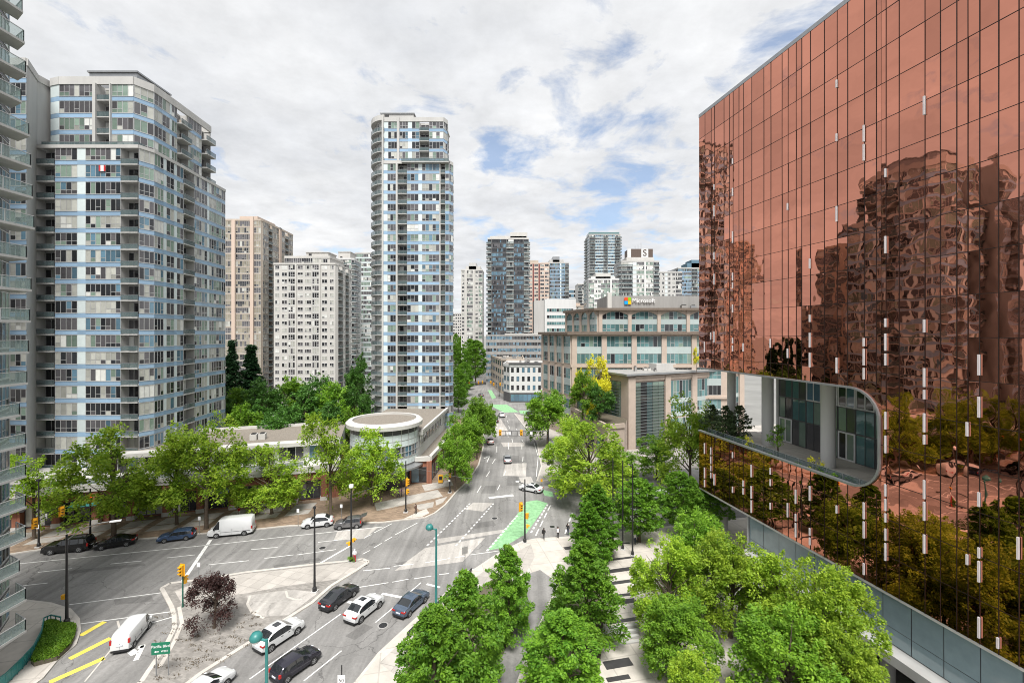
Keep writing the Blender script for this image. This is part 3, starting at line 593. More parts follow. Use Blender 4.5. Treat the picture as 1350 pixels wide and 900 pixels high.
# --- beige and white towers behind the left trees
B = Bld('apartment_tower', 'pinkish beige tower with tall vertical piers, behind the blue banded tower on the left', 'apartment tower', XY(330, 190))
X = lambda px, y=183.: (px-CX)/F*y
zb = block(B, [(X(275), 183), (X(344), 183), (X(343.8)+.3, 184), XY(386, 212), (X(300), 214), (X(275), 214)], 0, 28, 2.75, {0: [('w', 15), ('w', 20), ('k', 5, {'m': 'pink', 'd': .7}), ('w', 22), ('k', 5, {'m': 'pink', 'd': .7, 'up': 1.5}), ('w', 10)], 2: [('w', 4), ('b', 3), ('w', 5), ('k', 1.4, {'m': 'pink', 'd': .6}), ('w', 4), ('b', 3), ('w', 4)]}, wall='tan', pal='tanwin', blue='tan', sp=.16, pane=.9, frame='conc', parapet=.8)
B.wall.box(X(310), X(334), 186, 200, zb, zb+2.6, 'pink'); B.wall.box(X(277), X(300), 187, 205, zb, zb+1.6, 'tan'); roofclutter(B, X(345)-4, X(345), 188, 200, zb, 3); B.flush()
B = Bld('apartment_tower', 'cream tower with square punched windows and small penthouse, before the pinkish beige tower', 'apartment tower', XY(410, 180))
X = lambda px, y=175.: (px-CX)/F*y
zb = block(B, [(X(361), 175), (X(442), 175), (X(444), 176.5), XY(463, 193), (X(366), 194)], 0, 21, 2.75, {0: [('h', 8, {'w': .62}), ('h', 9, {'w': .7}), ('w', 8, {'sp': .2}), ('k', 2), ('h', 8, {'w': .8}), ('h', 10, {'w': .8}), ('w', 8, {'sp': .2}), ('k', 2), ('h', 9, {'w': .7}), ('h', 8, {'w': .6})], 2: [('b', 5), ('h', 3), ('b', 4), ('h', 3)]}, wall='conc_wh', pal='dim', blue='conc_wh', sp=.3, frame='white', parapet=.7, fw=.1)
zc = block(B, [(X(372), 177), (X(432), 177), (X(434), 190), (X(372), 190)], zb, 1, 2.9, {0: [('w', 4), ('w', 4), ('w', 4), ('w', 4), ('h', 5)]}, wall='conc_wh', pal='dim', blue='conc_wh', sp=.2, frame='white'); roofbox(B, X(396), X(426), 180, 188, zc, zc+2.6, 'conc_wh'); B.flush()
B = Bld('apartment_tower', 'pale slim tower with curved white balcony bands, half hidden behind the central tower', 'apartment tower', XY(460, 235))
X = lambda px, y=230.: (px-CX)/F*y
zb = block(B, [(X(438), 230), (X(463), 230), (X(466), 231), XY(476, 246), (X(440), 246)], 0, 25, 2.75, {0: [('w', 3), ('B', 4, {'pr': .8}), ('w', 2)], 1: [('B', 1, {'pr': 1.}),], 2: [('B', 5, {'pr': 1.}), ('w', 4)]}, wall='white', pal='pale', blue='white', sp=.3, slab='white'); roofbox(B, X(442), X(458), 234, 242, zb, zb+4.5, 'conc_wh'); B.flush()
B = Bld('apartment_tower', 'green tinted glass slab just visible left of the central tower', 'apartment tower', XY(478, 262))
X = lambda px, y=260.: (px-CX)/F*y
block(B, [(X(468), 260), (X(490), 260), (X(490), 272), (X(468), 272)], 0, 28, 2.75, {0: [('w', 3), ('w', 3)]}, wall='conc', pal='pale', blue='panel', sp=.3); B.flush()
# --- distant towers along and right of the street
def tower(name, label, x0, x1, ytop, D, depth, spec, skew=0., side=None, fh=2.85, cat='apartment tower', roof=None, **kw):
    a, c = XY(x0, D), XY(x1, D+skew); d = Vector((c[0]-a[0], c[1]-a[1])).normalized(); nn = Vector((-d.y, d.x))
    cor = [a, c, (c[0]+nn.x*depth, c[1]+nn.y*depth), (a[0]+nn.x*depth, a[1]+nn.y*depth)]
    B = Bld(name, label, cat, ((a[0]+c[0])/2, (a[1]+c[1])/2)); nf = int((ZY(ytop, D))/fh)
    sp = {0: spec}
    if side: sp[3] = side; sp[1] = side
    zt = block(B, cor, 0, nf, fh, sp, **kw)
    if roof:
        for (f0, f1, h, m) in roof:
            p = Vector(a)+d*(f0*(Vector(c)-Vector(a)).length); q = Vector(a)+d*(f1*(Vector(c)-Vector(a)).length)
            mb = MB(); mb.prism([tuple(p+nn*2), tuple(q+nn*2), tuple(q+nn*depth*.7), tuple(p+nn*depth*.7)], zt, zt+h, m); B.add('roof_room', mb)
    return B, zt, a, c, nn
bw = dict(wall='conc_wh', slab='white', sp=.22)
B, *_ = tower('apartment_tower', 'dark blue glass tower with white balcony slabs above the dark podium block', 643, 697, 312, 273, 22, [('B', 3, {'pr': 1.}), ('w', 9, {'pal': 'dark'}), ('w', 3, {'pal': 'dark'}), ('B', 6, {'pr': 1.2}), ('w', 8, {'pal': 'dark'}), ('B', 4, {'pr': 1.1})], side=[('B', 4, {'pr': 1.}), ('w', 6), ('B', 4, {'pr': 1.})], pal='cool', blue='frame_dk', frame='frame_dk', roof=[(.05, .95, 2.2, 'conc_wh'), (.55, .97, 4.6, 'conc_wh')], **{**bw, 'wall': 'conc_wh'}); B.flush()
B, *_ = tower('podium_block', 'low podium of dark brown and grey ribbon windows below the dark blue glass tower', 641, 722, 437, 262, 14, [('w', 2), ('w', 3), ('w', 2), ('w', 3), ('w', 2)], wall='conc_dk', pal='dark', blue='conc_dk', sp=.45, fh=3.6, cat='building', roof=[(.3, .9, 1.5, 'conc_wh')]); B.flush()
B, *_ = tower('apartment_tower', 'slim cream and green tower with crowned top, left of the dark blue glass tower', 608, 636, 352, 330, 18, [('h', 2), ('k', 1, {'d': .8}), ('w', 3, {'pal': 'pale'}), ('k', 1, {'d': .8}), ('h', 2), ('w', 2, {'pal': 'pale'})], side=[('h', 2), ('w', 3), ('h', 2)], wall='conc_wh', pal='dim', blue='conc_wh', roof=[(.2, .9, 3.5, 'conc_wh'), (.35, .7, 6, 'conc')]); B.flush()
B, *_ = tower('office_block', 'small cream block of regular windows far down the street beside the central tower', 594, 609, 411, 420, 18, [('h', 2, {'w': .7})]*5, wall='conc_wh', pal='dim', cat='building', pane=2.5); B.flush()
B, *_ = tower('apartment_tower', 'tan tower with dark red vertical strips, right behind the dark blue glass tower', 696, 724, 343, 335, 20, [('h', 3, {'w': .8}), ('k', .8, {'m': 'dull_red', 'd': .3}), ('h', 3, {'w': .8}), ('k', .8, {'m': 'dull_red', 'd': .3}), ('h', 3, {'w': .8}), ('h', 3, {'w': .8})], wall='pink', pal='dim', blue='pink', pane=1.8, roof=[(.1, .5, 3, 'tan')]); B.flush()
B, *_ = tower('apartment_tower', 'blue grey glass tower with stepped crown, right of the tan tower', 720, 750, 345, 350, 20, [('B', 3, {'pr': .9}), ('w', 4), ('w', 4), ('p', 1), ('w', 3), ('B', 3, {'pr': .9})], wall='conc', pal='cool', blue='blue', side=[('w', 4), ('w', 4)], roof=[(.15, .8, 3, 'conc'), (.3, .6, 5.5, 'metal_gr')]); B.flush()
B, *_ = tower('office_block', 'white windowless topped office block with four ribbon window storeys', 704, 755, 432, 284, 18, [('c', .1)], wall='conc_wh', fh=6, cat='office building')
a, c = XY(704, 284), XY(755, 284); B.wall.box(XY(718, 284)[0], c[0]+2, 283.6, 301, 28, ZY(394, 284), 'white'); B.wall.box(a[0], XY(718, 284)[0], 285, 301, 28, ZY(396, 284), 'conc')
for k in range(4):
    z = ZY(437-8.7*k, 283.4); B.add('window', window(Vector((XY(721, 283.4)[0], 283.55)), Vector((1, 0)), Vector((0, -1)), 17, z, z+2.1, 'office', 1.6, 'white', .12, False))
B.flush()
B, *_ = tower('apartment_tower', 'dark teal glass tower with flat crown, tallest on the right skyline', 777, 818, 309, 430, 24, [('B', 4, {'pr': 1.2}), ('w', 6), ('B', 3, {'pr': 1.}), ('w', 5), ('B', 4, {'pr': 1.2})], side=[('B', 4), ('w', 4)], wall='conc', pal='dark', blue='panel', slab='conc', sp=.3, roof=[(.0, .98, 3, 'g_teal')]); B.flush()
B, *_ = tower('apartment_tower', 'white tower with green glass bays in front of the dark teal glass tower', 776, 816, 364, 268, 18, [('w', 3), ('h', 2, {'w': .8}), ('h', 2, {'w': .8}), ('w', 5), ('k', 1), ('w', 4)], side=[('w', 3), ('h', 2)], wall='white', pal='pale', blue='g_green', frame='white', roof=[(.1, .9, 2.2, 'white'), (.25, .75, 4.2, 'conc_wh')]); B.flush()
B, zt, a, c, nn = tower('office_tower', 'grey white tower topped by a brown crown carrying a white emblem', 819, 869, 345, 290, 20, [('B', 3, {'pr': .9}), ('B', 3, {'pr': .9}), ('p', 2), ('w', 4), ('k', .9, {'m': 'white'}), ('w', 4), ('B', 3, {'pr': .9})], side=[('w', 4), ('B', 4)], wall='conc', pal='pale', blue='conc_wh', slab='white', cat='office tower')
mb = MB(); xa, xb = XY(826, 292)[0], XY(862, 292)[0]; mb.box(xa, xb, 292, 304, zt, zt+3.4, 'conc_wh'); mb.box(xa+1.5, xb-.5, 292.5, 303, zt+3.4, zt+9, 'crown_br'); mb.box(xb-8.2, xb-3.6, 292.2, 292.5, zt+3.4, zt+9, 'white'); mb.box(xa+.6, xa+3, 292.2, 292.5, zt+3.4, zt+9, 'white')
for i in range(3): mb.tube([(xa+7+i*2, 297, zt+9), (xa+7+i*2, 297, zt+12+i)], .12, 'metal_gr', 5)
M['crown_br'] = mat('crown brown', (.1, .07, .055), .6)
B.add('roof_crown', mb); B.flush()
lettering('S', 6, 'crown_br', B.root, (xb-5.9-B.org[0], 292.1-B.org[1], zt+6.2), (PI/2, 0, 0), .05, 'emblem')
B, *_ = tower('apartment_tower', 'plain grey slab with small square windows beside the emblem tower', 866, 899, 354, 300, 18, [('h', 2, {'w': .5}), ('h', 2, {'w': .5}), ('p', 1), ('h', 2, {'w': .5}), ('h', 2, {'w': .6}), ('w', 3)], wall='conc', pal='dim', blue='conc', roof=[(.5, .8, 1.6, 'metal_gr')]); B.flush()
B, *_ = tower('office_tower', 'blue glass tower with a slanting stepped top next to the bronze building', 894, 932, 352, 340, 20, [('w', 3), ('w', 4), ('B', 3, {'pr': .8}), ('w', 5)], wall='conc', pal='cool', blue='blue', side=[('w', 3)], roof=[(.35, 1., 4.5, 'g_blue'), (.5, 1., 7, 'g_blue')], cat='office tower'); B.flush()
B, *_ = tower('apartment_tower', 'low grey tower with horizontal slab edges between the blue grey tower and the white tower', 762, 778, 372, 400, 18, [('B', 2, {'pr': .8}), ('w', 2), ('h', 2)], wall='conc_wh', pal='dim', blue='conc_wh', slab='white'); B.flush()
B, *_ = tower('office_block', 'squat grey white block low on the skyline behind the ochre roofed house', 749, 764, 381, 430, 18, [('w', 2), ('w', 2)], wall='white', pal='cool', blue='white', fh=4, cat='office building', pane=2.5); B.flush()
B, *_ = tower('town_house', 'small ochre house with a pitched top peeping over the stone office roof', 747, 778, 402, 300, 14, [('h', 2), ('h', 2), ('h', 2)], wall='ochre' if False else 'tan', pal='dim', cat='house', roof=[(.1, .6, 2.5, 'pink')]); B.flush()
# corner buildings on the street
B = Bld('corner_building', 'white four storey corner building with square windows and a dark ground floor', 'building', XY(690, 200))
X = lambda px, y=197.: (px-CX)/F*y
ca = [(X(672), 197), (X(722), 197), (X(722), 222), (X(668), 222), (X(663.5), 203)]
B.wall.prism(ca, 0, 4.2, 'frame_dk'); block(B, ca, 4.2, 3, 3.9, {0: [('h', 2, {'w': .5})]*7, 4: [('h', 2, {'w': .5})]*2}, wall='white', pal='dark', pane=2., frame='frame_dk', parapet=1.1, low=False)
B.wall.box(X(671)-.2, X(722), 196.4, 197.4, 16.9, 17.5, 'frame_dk'); B.add('shopfront', window(Vector((X(673), 197)), Vector((1, 0)), Vector((0, -1)), 15, .4, 3.6, 'dark', 2., 'frame_dk', .12, False)); roofclutter(B, X(680), X(712), 203, 218, 16, 8); B.flush()
B = Bld('corner_building', 'long tan building with flat gravel roof beside the street, behind the white corner building', 'building', XY(655, 240))
ca = [XY(661, 226), XY(668, 222.5), (6, 223), (6, 275), XY(643.5, 275)]
block(B, ca, 0, 4, 4.2, {4: [('h', 2, {'w': .6})]*8, 0: [('h', 2)]}, wall='tan', pal='dark', pane=2., frame='frame_dk', parapet=.9); roofclutter(B, -6, 3, 230, 270, 17, 9); B.flush()
# --- stone office building with the rooftop sign
B = Bld('office_building', 'broad beige stone office building with teal ribbon glazing, arched top storey and rooftop sign wall', 'office building', (40, 140))
def office_face(p, u, nb, pitch, z0, z1, pw, arch=False, rows=2):
    n = Vector((u.y, -u.x)); hh = (z1-z0)
    for i in range(nb):
        q = p+u*(i*pitch); strip(B.wall, q, u, n, pw, z0, z1, .45, 'beige')
        a = q+u*pw; w = pitch-pw; fh = hh/rows
        B.add('window', window(a, u, n, w, z0+.25, z0+fh*.74, 'office', 1.25, 'frame', .1, True, .05)); B.add('window', window(a, u, n, w, z0+fh*1.18, z1-.3, 'office', 1.25, 'frame', .1, True, .05))
        strip(B.wall, a, u, n, w, z0+fh*.74, z0+fh*1.18, .12, 'panel_grey')
        if arch:
            mb = MB(); k = 10; zt = z1
            pts = [(0, zt), (0, zt-1.5)]+[(w*j/k, zt-1.5+1.25*math.sin(PI*j/k)) for j in range(1, k)]+[(w, zt-1.5), (w, zt)]
            lo = [(a.x+u.x*x+n.x*.14, a.y+u.y*x+n.y*.14, z) for x, z in pts]; hi = [(a.x+u.x*x+n.x*.36, a.y+u.y*x+n.y*.36, z) for x, z in pts]
            mb.hexa(lo[::-1], hi[::-1], 'beige'); B.add('arch', mb)
uf, ul = Vector((1, 0)), Vector((.36, -.93)).normalized()
p0 = Vector((17.1, 130.)); pl = p0-ul*19.2
B.wall.prism([tuple(p0), (64, 130), (64, 172), tuple(pl+Vector((8, 24))), tuple(pl)], 0, 30.4, 'beige', 'gravel')
for z0, z1 in ((21.6, 30.2), (12.4, 20.8), (4.0, 11.8)):
    office_face(p0+Vector((.4, 0)), uf, 5, 8.75, z0, z1, 1.45); office_face(pl, ul, 4, 4.8, z0, z1, .85)
    strip(B.wall, p0, uf, Vector((0, -1)), 46, z0-.8, z0, .5, 'beige')
strip(B.wall, p0-Vector((1, 0)), uf, Vector((0, -1)), 48, 30.3, 31.1, 1.3, 'stone_dk'); strip(B.wall, pl-ul, ul, Vector((ul.y, -ul.x)), 21, 30.3, 31.1, 1.2, 'stone_dk')
M['stone_dk'] = mat('weathered cornice', (.16, .125, .1), .85, var=.2)
q0 = Vector((25.6, 134.)); ql = q0-ul*19.5
B.wall.prism([tuple(q0), (64, 134), (64, 166), tuple(ql+Vector((8, 16))), tuple(ql)], 30.6, 37.6, 'beige', 'gravel')
office_face(q0+Vector((.6, 0)), uf, 4, 8.8, 31, 37.6, 1.0, True); office_face(ql, ul, 4, 4.9, 31, 37.6, .8, True)
B.wall.prism([(q0.x-1, q0.y-1.3), (64, 132.7), (64, 166), tuple(ql+Vector((8, 17))), tuple(ql+Vector((-1.2, -.4)))], 37.6, 38.3, 'stone_dk')
B.wall.box(XY(800, 140)[0], 64, 140, 156, 38.3, ZY(390, 140), 'conc_dk'); B.wall.box(XY(806, 140)[0]-1.3, XY(806, 140)[0], 139.5, 141, 38.3, ZY(386, 140), 'conc_wh')
roofclutter(B, 50, 62, 136, 139, 38.3, 3)
B.flush()
zs = ZY(396.5, 139.8); xs = XY(830.4, 139.8)[0]
sg = MB(); h = 1.0
for i, (cc, ax, az) in enumerate((('lg_r', 0, 1), ('lg_g', 1, 1), ('lg_b', 0, 0), ('lg_y', 1, 0))):
    sg.box(xs-1.75+ax*1.1, xs-1.75+ax*1.1+1.02, 139.55, 139.75, zs-1.06+az*1.1, zs-1.06+az*1.1+1.02, cc)
for k, c in (('lg_r', (.75, .08, .02)), ('lg_g', (.25, .48, .01)), ('lg_b', (.005, .35, .8)), ('lg_y', (.85, .5, .01))): M[k] = mat('sign square '+k[-1], c, .4, var=.02)
B.part('roof_sign', sg); lettering('Microsoft', 1.85, 'sign_white', B.root, (XY(848.5, 139.6)[0]-B.org[0], 139.6-B.org[1], zs), (PI/2, 0, 0), .1, 'sign_lettering')
B = Bld('office_annex', 'lower beige stone annex with louvred corner glazing and a grey flat roof', 'office building', (40, 122))
ua, na = Vector((.9, .436)).normalized(), Vector((.436, -.9)).normalized(); pa = Vector((30.4, 117.)); za = 19.6
pb = pa-na*12
B.wall.prism([tuple(pa), tuple(pa+ua*46), tuple(pb+ua*46), tuple(pb)], 0, za, 'beige', 'gravel'); B.wall.prism([tuple(pa+na*1.2-ua*1.2), tuple(pa+ua*47+na*1.2), tuple(pb+ua*47-na), tuple(pb-na-ua*1.2)], za, za+.5, 'metal_gr', 'conc_dk')
strip(B.wall, pa, ua, na, 2.4, 0, za-.6, .5, 'beige'); strip(B.wall, pa+ua*13, ua, na, 2.0, 0, za-.6, .5, 'beige')
M['louvre'] = mat('louvre blade', (.15, .17, .17), .5, metal=.3)
def louv(p, u, n, w, z0, z1):
    B.add('window', window(p, u, n, w, z0, z1, 'office', 1.9, 'frame_dk', .1, False, .05)); mb = MB()
    for k in range(int((z1-z0)/.85)): strip(mb, p, u, n, w, z0+k*.85, z0+k*.85+.09, .6, 'louvre', .25)
    B.add('louvre', mb)
louv(pa+ua*2.5, ua, na, 10.3, .6, 17.6); louv(pb+Vector((0, 0)), -na*-1 if False else (pa-pb).normalized(), Vector((((pa-pb).normalized()).y, -((pa-pb).normalized()).x)), 9.5, .6, 17.8)
strip(B.wall, pa+ua*2.5, ua, na, 40, 18.0, za-.3, .3, 'beige')
for i in range(3):
    for z0, z1, m in ((12.4, 17.6, 0), (8.6, 11.4, 1), (3.2, 7.0, 1)):
        B.add('window', window(pa+ua*(15.2+i*10), ua, na, 8.0, z0, z1, 'office', 1.1, 'frame', .1, True, .05)); strip(B.wall, pa+ua*(15.2+i*10), ua, na, 8, z0-1.1, z0, .1, 'panel_grey')
    strip(B.wall, pa+ua*(23.2+i*10), ua, na, 2.0, 0, za-.6, .5, 'beige')
B.part('roof_screen', MB().prism([tuple(pa+ua*14-na*4), tuple(pa+ua*34-na*4), tuple(pa+ua*34-na*9), tuple(pa+ua*14-na*9)], za+.5, za+2.4, 'conc')); roofclutter(B, pa.x+4, pa.x+12, pa.y+6, pa.y+11, za+.5, 4); B.flush()
# raised planted terrace in front of it
tw = [(17.3, 131.5), (22.6, 105.), (27, 106.5), (30.2, 116.5), (27, 124), (25, 129.6)]
T = thing('terrace_wall', 'beige stone retaining wall of the planted terrace in front of the stone offices', 'wall', (22, 118, 0))
mb = MB(); mb.prism(tw, .1, 8.3, 'beige', 'soil'); mb.seg(tw[0], tw[1], .6, 1.0, 8.2, 'beige'); mb.seg(tw[1], tw[2], .6, 1.0, 8.2, 'beige'); mb.build('wall', T, (22, 118, 0))
ut = (Vector(tw[1])-Vector(tw[0])).normalized(); n_t = Vector((ut.y, -ut.x))
for i in range(4): window(Vector(tw[0])+ut*(2+i*6.2), ut, n_t, 4.4, 1.2, 6.2, 'dark', 1.5, 'frame_dk', .12, False).build('window', T, (22, 118, 0))
# --- street front mall: long wing, rotunda and the wing up the street
B = Bld('mall_building', 'two storey mall with white cornice, gravel roof, brick piers and round glass corner drum', 'shopping mall', (-45, 82))
fr = (-82, 67.2, math.atan2(.295, .956)); ln = 52.
mb = MB(fr); mb.box(0, ln, .9, 22, 0, 5.4, 'brick'); mb.box(0, ln, -.2, 6, 5.4, 5.9, 'conc_wh'); mb.box(0, ln, -.25, .1, 5.9, 6.6, 'conc_wh'); mb.box(14, ln, 5.2, 22, 5.9, 9.4, 'white'); mb.box(13, ln, 3.9, 6.2, 9.4, 10.1, 'conc_wh'); mb.box(13, ln, 6.2, 22.5, 9.4, 9.75, 'conc_wh')
mb.poly([(13.5, 6.5, 9.79), (ln, 6.5, 9.79), (ln, 22, 9.79), (13.5, 22, 9.79)], 'gravel'); mb.box(13, ln, 22.2, 22.6, 9.4, 10.3, 'conc_wh')
for i in range(11): mb.box(i*4.9, i*4.9+1.0, -.15, .9, 0, 5.2, 'brick'); mb.box(i*4.9-.1, i*4.9+1.1, -.22, .9, 0, .8, 'conc_wh')
mb.box(0, ln, .3, .9, 3.9, 5.3, 'brick'); B.wall.add(mb)
u = Vector((math.cos(fr[2]), math.sin(fr[2]))); n = Vector((u.y, -u.x)); p = Vector(fr[:2])
for i in range(10): B.add('shopfront', window(p+u*(i*4.9+1.05)-n*.85, u, n, 3.8, .35, 3.8, 'dim', 1.3, 'frame_dk', .1, False))
for i in range(7): B.add('window', window(p+u*(14.5+i*5.3)-n*5.15, u, n, 4.5, 6.5, 9.2, 'dark', 1.5, 'white', .12, False))
for i in range(5):
    c = p+u*(3+i*9.2)+n*.9; a = MB((c.x, c.y, fr[2])); a.hexa([(0, 0, 3.3), (3.8, 0, 3.3), (3.8, 1.1, 3.9), (0, 1.1, 3.9)], [(0, 0, 3.38), (3.8, 0, 3.38), (3.8, 1.1, 3.98), (0, 1.1, 3.98)], ('metal_dk', 'teal', 'metal_dk', 'sign_blue', 'metal_dk')[i]); B.add('awning', a)
M['sign_blue'] = mat('awning blue', (.02, .04, .14), .6)
for x in (22, 25, 35, 36.5): a = MB(fr); a.box(x, x+1.2, 10, 11.6, 9.8, 10.9, 'conc_wh'); a.box(x+.2, x+1., 10.2, 11.4, 10.9, 11.05, 'metal_dk'); B.add('roof_unit', a)
# terrace tables and rail
a = MB(fr); a.box(0, ln-6, .0, .06, 6.6, 7.4, 'rail'); a.box(0, ln-6, -.02, .08, 7.4, 7.46, 'metal_gr'); B.add('terrace_railing', a)
C0 = (-26.4, 92.2, 0); r = 6.9
mb = MB(); mb.lathe(C0, [(r-1.2, 0), (r-1.2, 3.9)], 'dark', 40); mb.lathe(C0, [(r-.5, 3.9), (r+1.3, 3.9), (r+1.3, 4.25), (r-.1, 4.5), (r-.1, 4.9)], 'metal_gr', 40)
mb.lathe(C0, [(r-.08, 4.9), (r-.08, 6.2)], 'panel', 40); mb.lathe(C0, [(r-.25, 6.2), (r-.25, 8.5)], 'dark', 40); mb.lathe(C0, [(r-.08, 8.5), (r-.08, 10.9)], 'panel', 40); mb.lathe(C0, [(r-.1, 10.9), (r-.1, 12.0)], 'frame_dk', 40)
mb.lathe(C0, [(r-.1, 12.0), (r+.75, 12.0), (r+.8, 12.75), (r+.35, 13.15), (r-.5, 13.2), (r-.5, 12.75), (0.01, 12.75)], 'conc_wh', 56); mb.lathe((C0[0], C0[1], .02), [(r-.55, 12.76), (.01, 12.76)], 'gravel', 40)
for k in range(15):
    t = PI+k/14*PI*1.15; mb.cbox((C0[0]+(r-.07)*math.cos(t), C0[1]+(r-.07)*math.sin(t), 8.4), (.1, .07, 7.0), 'frame', t)
for z in (4.9, 6.2, 7.3, 8.5, 9.7): mb.lathe(C0, [(r-.1, z-.04), (r-.02, z-.04), (r-.02, z+.04), (r-.1, z+.04)], 'frame', 40)
B.part('rotunda', mb)
for k in range(11):
    t0 = PI*1.04+k*.29; a, c = [Vector((C0[0]+(r-.16)*math.cos(t), C0[1]+(r-.16)*math.sin(t))) for t in (t0, t0+.27)]; uu = (c-a).normalized(); B.add('window', window(a, uu, Vector((uu.y, -uu.x)), (c-a).length, 6.3, 8.45, 'cool', 1., 'frame', .08, False))
    a, c = [Vector((C0[0]+(r-1.15)*math.cos(t), C0[1]+(r-1.15)*math.sin(t))) for t in (t0, t0+.27)]; uu = (c-a).normalized(); B.add('shopfront', window(a, uu, Vector((uu.y, -uu.x)), (c-a).length,   .3, 3.8, 'dim', 1.2, 'frame_dk', .1, False))
rw = [(-21.5, 93), (-19.6, 93), (-18.3, 122), (-34, 122), (-34, 97)]
mb = MB(); mb.prism(rw, 4.6, 9.5, 'white'); mb.prism([(x+(.9 if x > -20 else 0), y) for x, y in rw], 9.5, 10.2, 'conc_wh', 'gravel'); mb.seg((-18.9, 93), (-17.5, 122), .5, .5, 10.1, 'conc_wh')
mb.prism([(-21, 90.6), (-16.9, 91.4), (-15.4, 112), (-15.4, 124), (-19, 124), (-22, 95)], 0, 4.7, 'brick', 'gravel'); mb.seg((-16.9, 91.4), (-15.4, 112), .7, .9, 4.6, 'conc_wh'); mb.seg((-21, 90.6), (-16.9, 91.4), .7, .9, 4.6, 'conc_wh')
mb.cbox((-17.0, 91.2, 2.3), (1.0, 1.0, 4.6), 'brick', .1); B.wall.add(mb)
a, c = Vector((-19.5, 93.5)), Vector((-18.2, 121.8)); uu = (c-a).normalized()
for k in range(9): B.add('window', window(a+uu*(k*3.1+.2), uu, Vector((uu.y, -uu.x)), 2.6, 6.9, 9.2, 'dim', 1.3, 'white', .1, False))
a, c = Vector((-16.85, 92)), Vector((-15.4, 111.8)); uu = (c-a).normalized()
for k in range(6): B.add('shopfront', window(a+uu*(k*3.3+.2), uu, Vector((uu.y, -uu.x)), 2.7, .3, 3.4, 'dark', 1.3, 'frame_dk', .1, False))
B.add('shopfront', window(Vector((-20.6, 90.65)), Vector((.98, .19)), Vector((.19, -.98)), 3.1, .3, 3.4, 'dark', 1.3, 'frame_dk', .1, False))
B.flush()
B = Bld('low_building', 'low flat grey roofs between the trees behind the mall', 'building', (-52, 118)); B.wall.box(-66, -50, 114, 122, 0, 6.5, 'conc_wh'); B.wall.box(-66.4, -49.6, 113.6, 122.4, 6.5, 7.0, 'conc'); B.wall.box(-64, -59, 115, 120, 7, 8, 'metal_gr')
for i in range(4): B.add('window', window(Vector((-65+i*4, 114)), Vector((1, 0)), Vector((0, -1)), 2.8, 2.5, 5.5, 'dark', 1.4, 'frame', .1, False))
B.flush()
# --- bronze mirrored building
B = Bld('bronze_building', 'huge bronze mirror glass building on the right with a rounded terrace opening', 'office building', BL(25, 10)); B.org = (*BL(25, 10), 0)
fr = BF; zb0, zt, rh = 7.0, 64.3, (64.3-7.0)/17; s_end, rc, s1, za, zb = 60., 3.0, 28.0, 15.7, 25.6
mb = MB(fr); mb.box(.15, s_end, .12, 30, zb0+.1, za-.6, 'mull'); mb.box(.15, s_end, .12, 30, zb+.35, zt, 'mull'); mb.box(s1+.6, s_end, .12, 30, za-.6, zb+.35, 'mull'); mb.box(5.7, s1+.6, 9.1, 30, za-.6, zb+.35, 'conc_dk')
mb.box(0, s_end, 0, 30, zb0-.25, zb0+.1, 'conc_wh'); mb.box(-.05, s_end, -.06, 30, zt, zt+.5, 'metal_gr')
mb.box(.1, s1, .3, 10, za-.6, za-.5, 'plaza'); mb.box(.2, s1+.2, .2, 9.1, zb+.25, zb+.34, 'conc_wh')
for a, c in ((za-.6, za+2.2), (zb-2.2, zb+.35)):
    pass
B.wall.add(mb)
cols = [0.]
rr = random.Random(5)
while cols[-1] < s_end:
    cols.append(cols[-1]+rr.choice([.75, .9, 1.15, 1.15, 1.5, 1.5, 1.75, 2.1]))
cols = [c for c in cols if c < s_end-.5]+[s_end]
rows = [zb0+rh*i for i in range(18)]
def gpanel(q, a):                                       # a glazed unit, set a hair out of true
    c = MB(fr); c.poly([(s, d, z) for (s, z), d in zip(q, a)], 'bronze'); B.add('glass_panel', c)
def tilt(): return [RN.uniform(-.009, .009)-.02 for _ in range(4)]
arcpt = lambda cz, sg, k: [(s1-rc+rc*math.sin(t), cz+sg*rc*math.cos(t)) for t in [PI/2*i/k for i in range(k+1)]]
gp = .015
for c0, c1 in zip(cols, cols[1:]):
    for r0, r1 in zip(rows, rows[1:]):
        pieces = [(c0, c1, r0, r1)]
        if c0 < s1-.01:
            a1 = min(c1, s1); pieces = []
            if c1 > s1: pieces.append((s1, c1, r0, r1))
            if r0 < za: pieces.append((c0, a1, r0, min(r1, za)))
            if r1 > zb: pieces.append((c0, a1, max(r0, zb), r1))
        for a, c, e, f in pieces:
            if c-a < .06 or f-e < .06: continue
            t = tilt(); gpanel([(a+gp, e+gp), (c-gp, e+gp), (c-gp, f-gp), (a+gp, f-gp)], [t[0], t[1], t[1]+t[2]*.4+.008, t[0]+t[2]*.4+.008])
lo = arcpt(za+rc, -1, 8); hi = arcpt(zb-rc, 1, 8)
gpanel(lo+[(s1, za)], [-.02]*10); gpanel([(s1, zb)]+hi[::-1], [-.02]*10)
mu = MB(fr)
for c in cols[1:-1]:
    for a, e in (((zb0, za), (zb, zt)) if c < s1-.05 else ((zb0, zt),)): mu.box(c-.019, c+.019, -.06, .1, a, e, 'mull')
for z in rows[1:-1]:
    if za < z < zb: mu.box(s1, s_end, -.05, .1, z-.022, z+.022, 'mull')
    else: mu.box(0, s_end, -.05, .1, z-.022, z+.022, 'mull')
B.part('mullion_grid', mu)
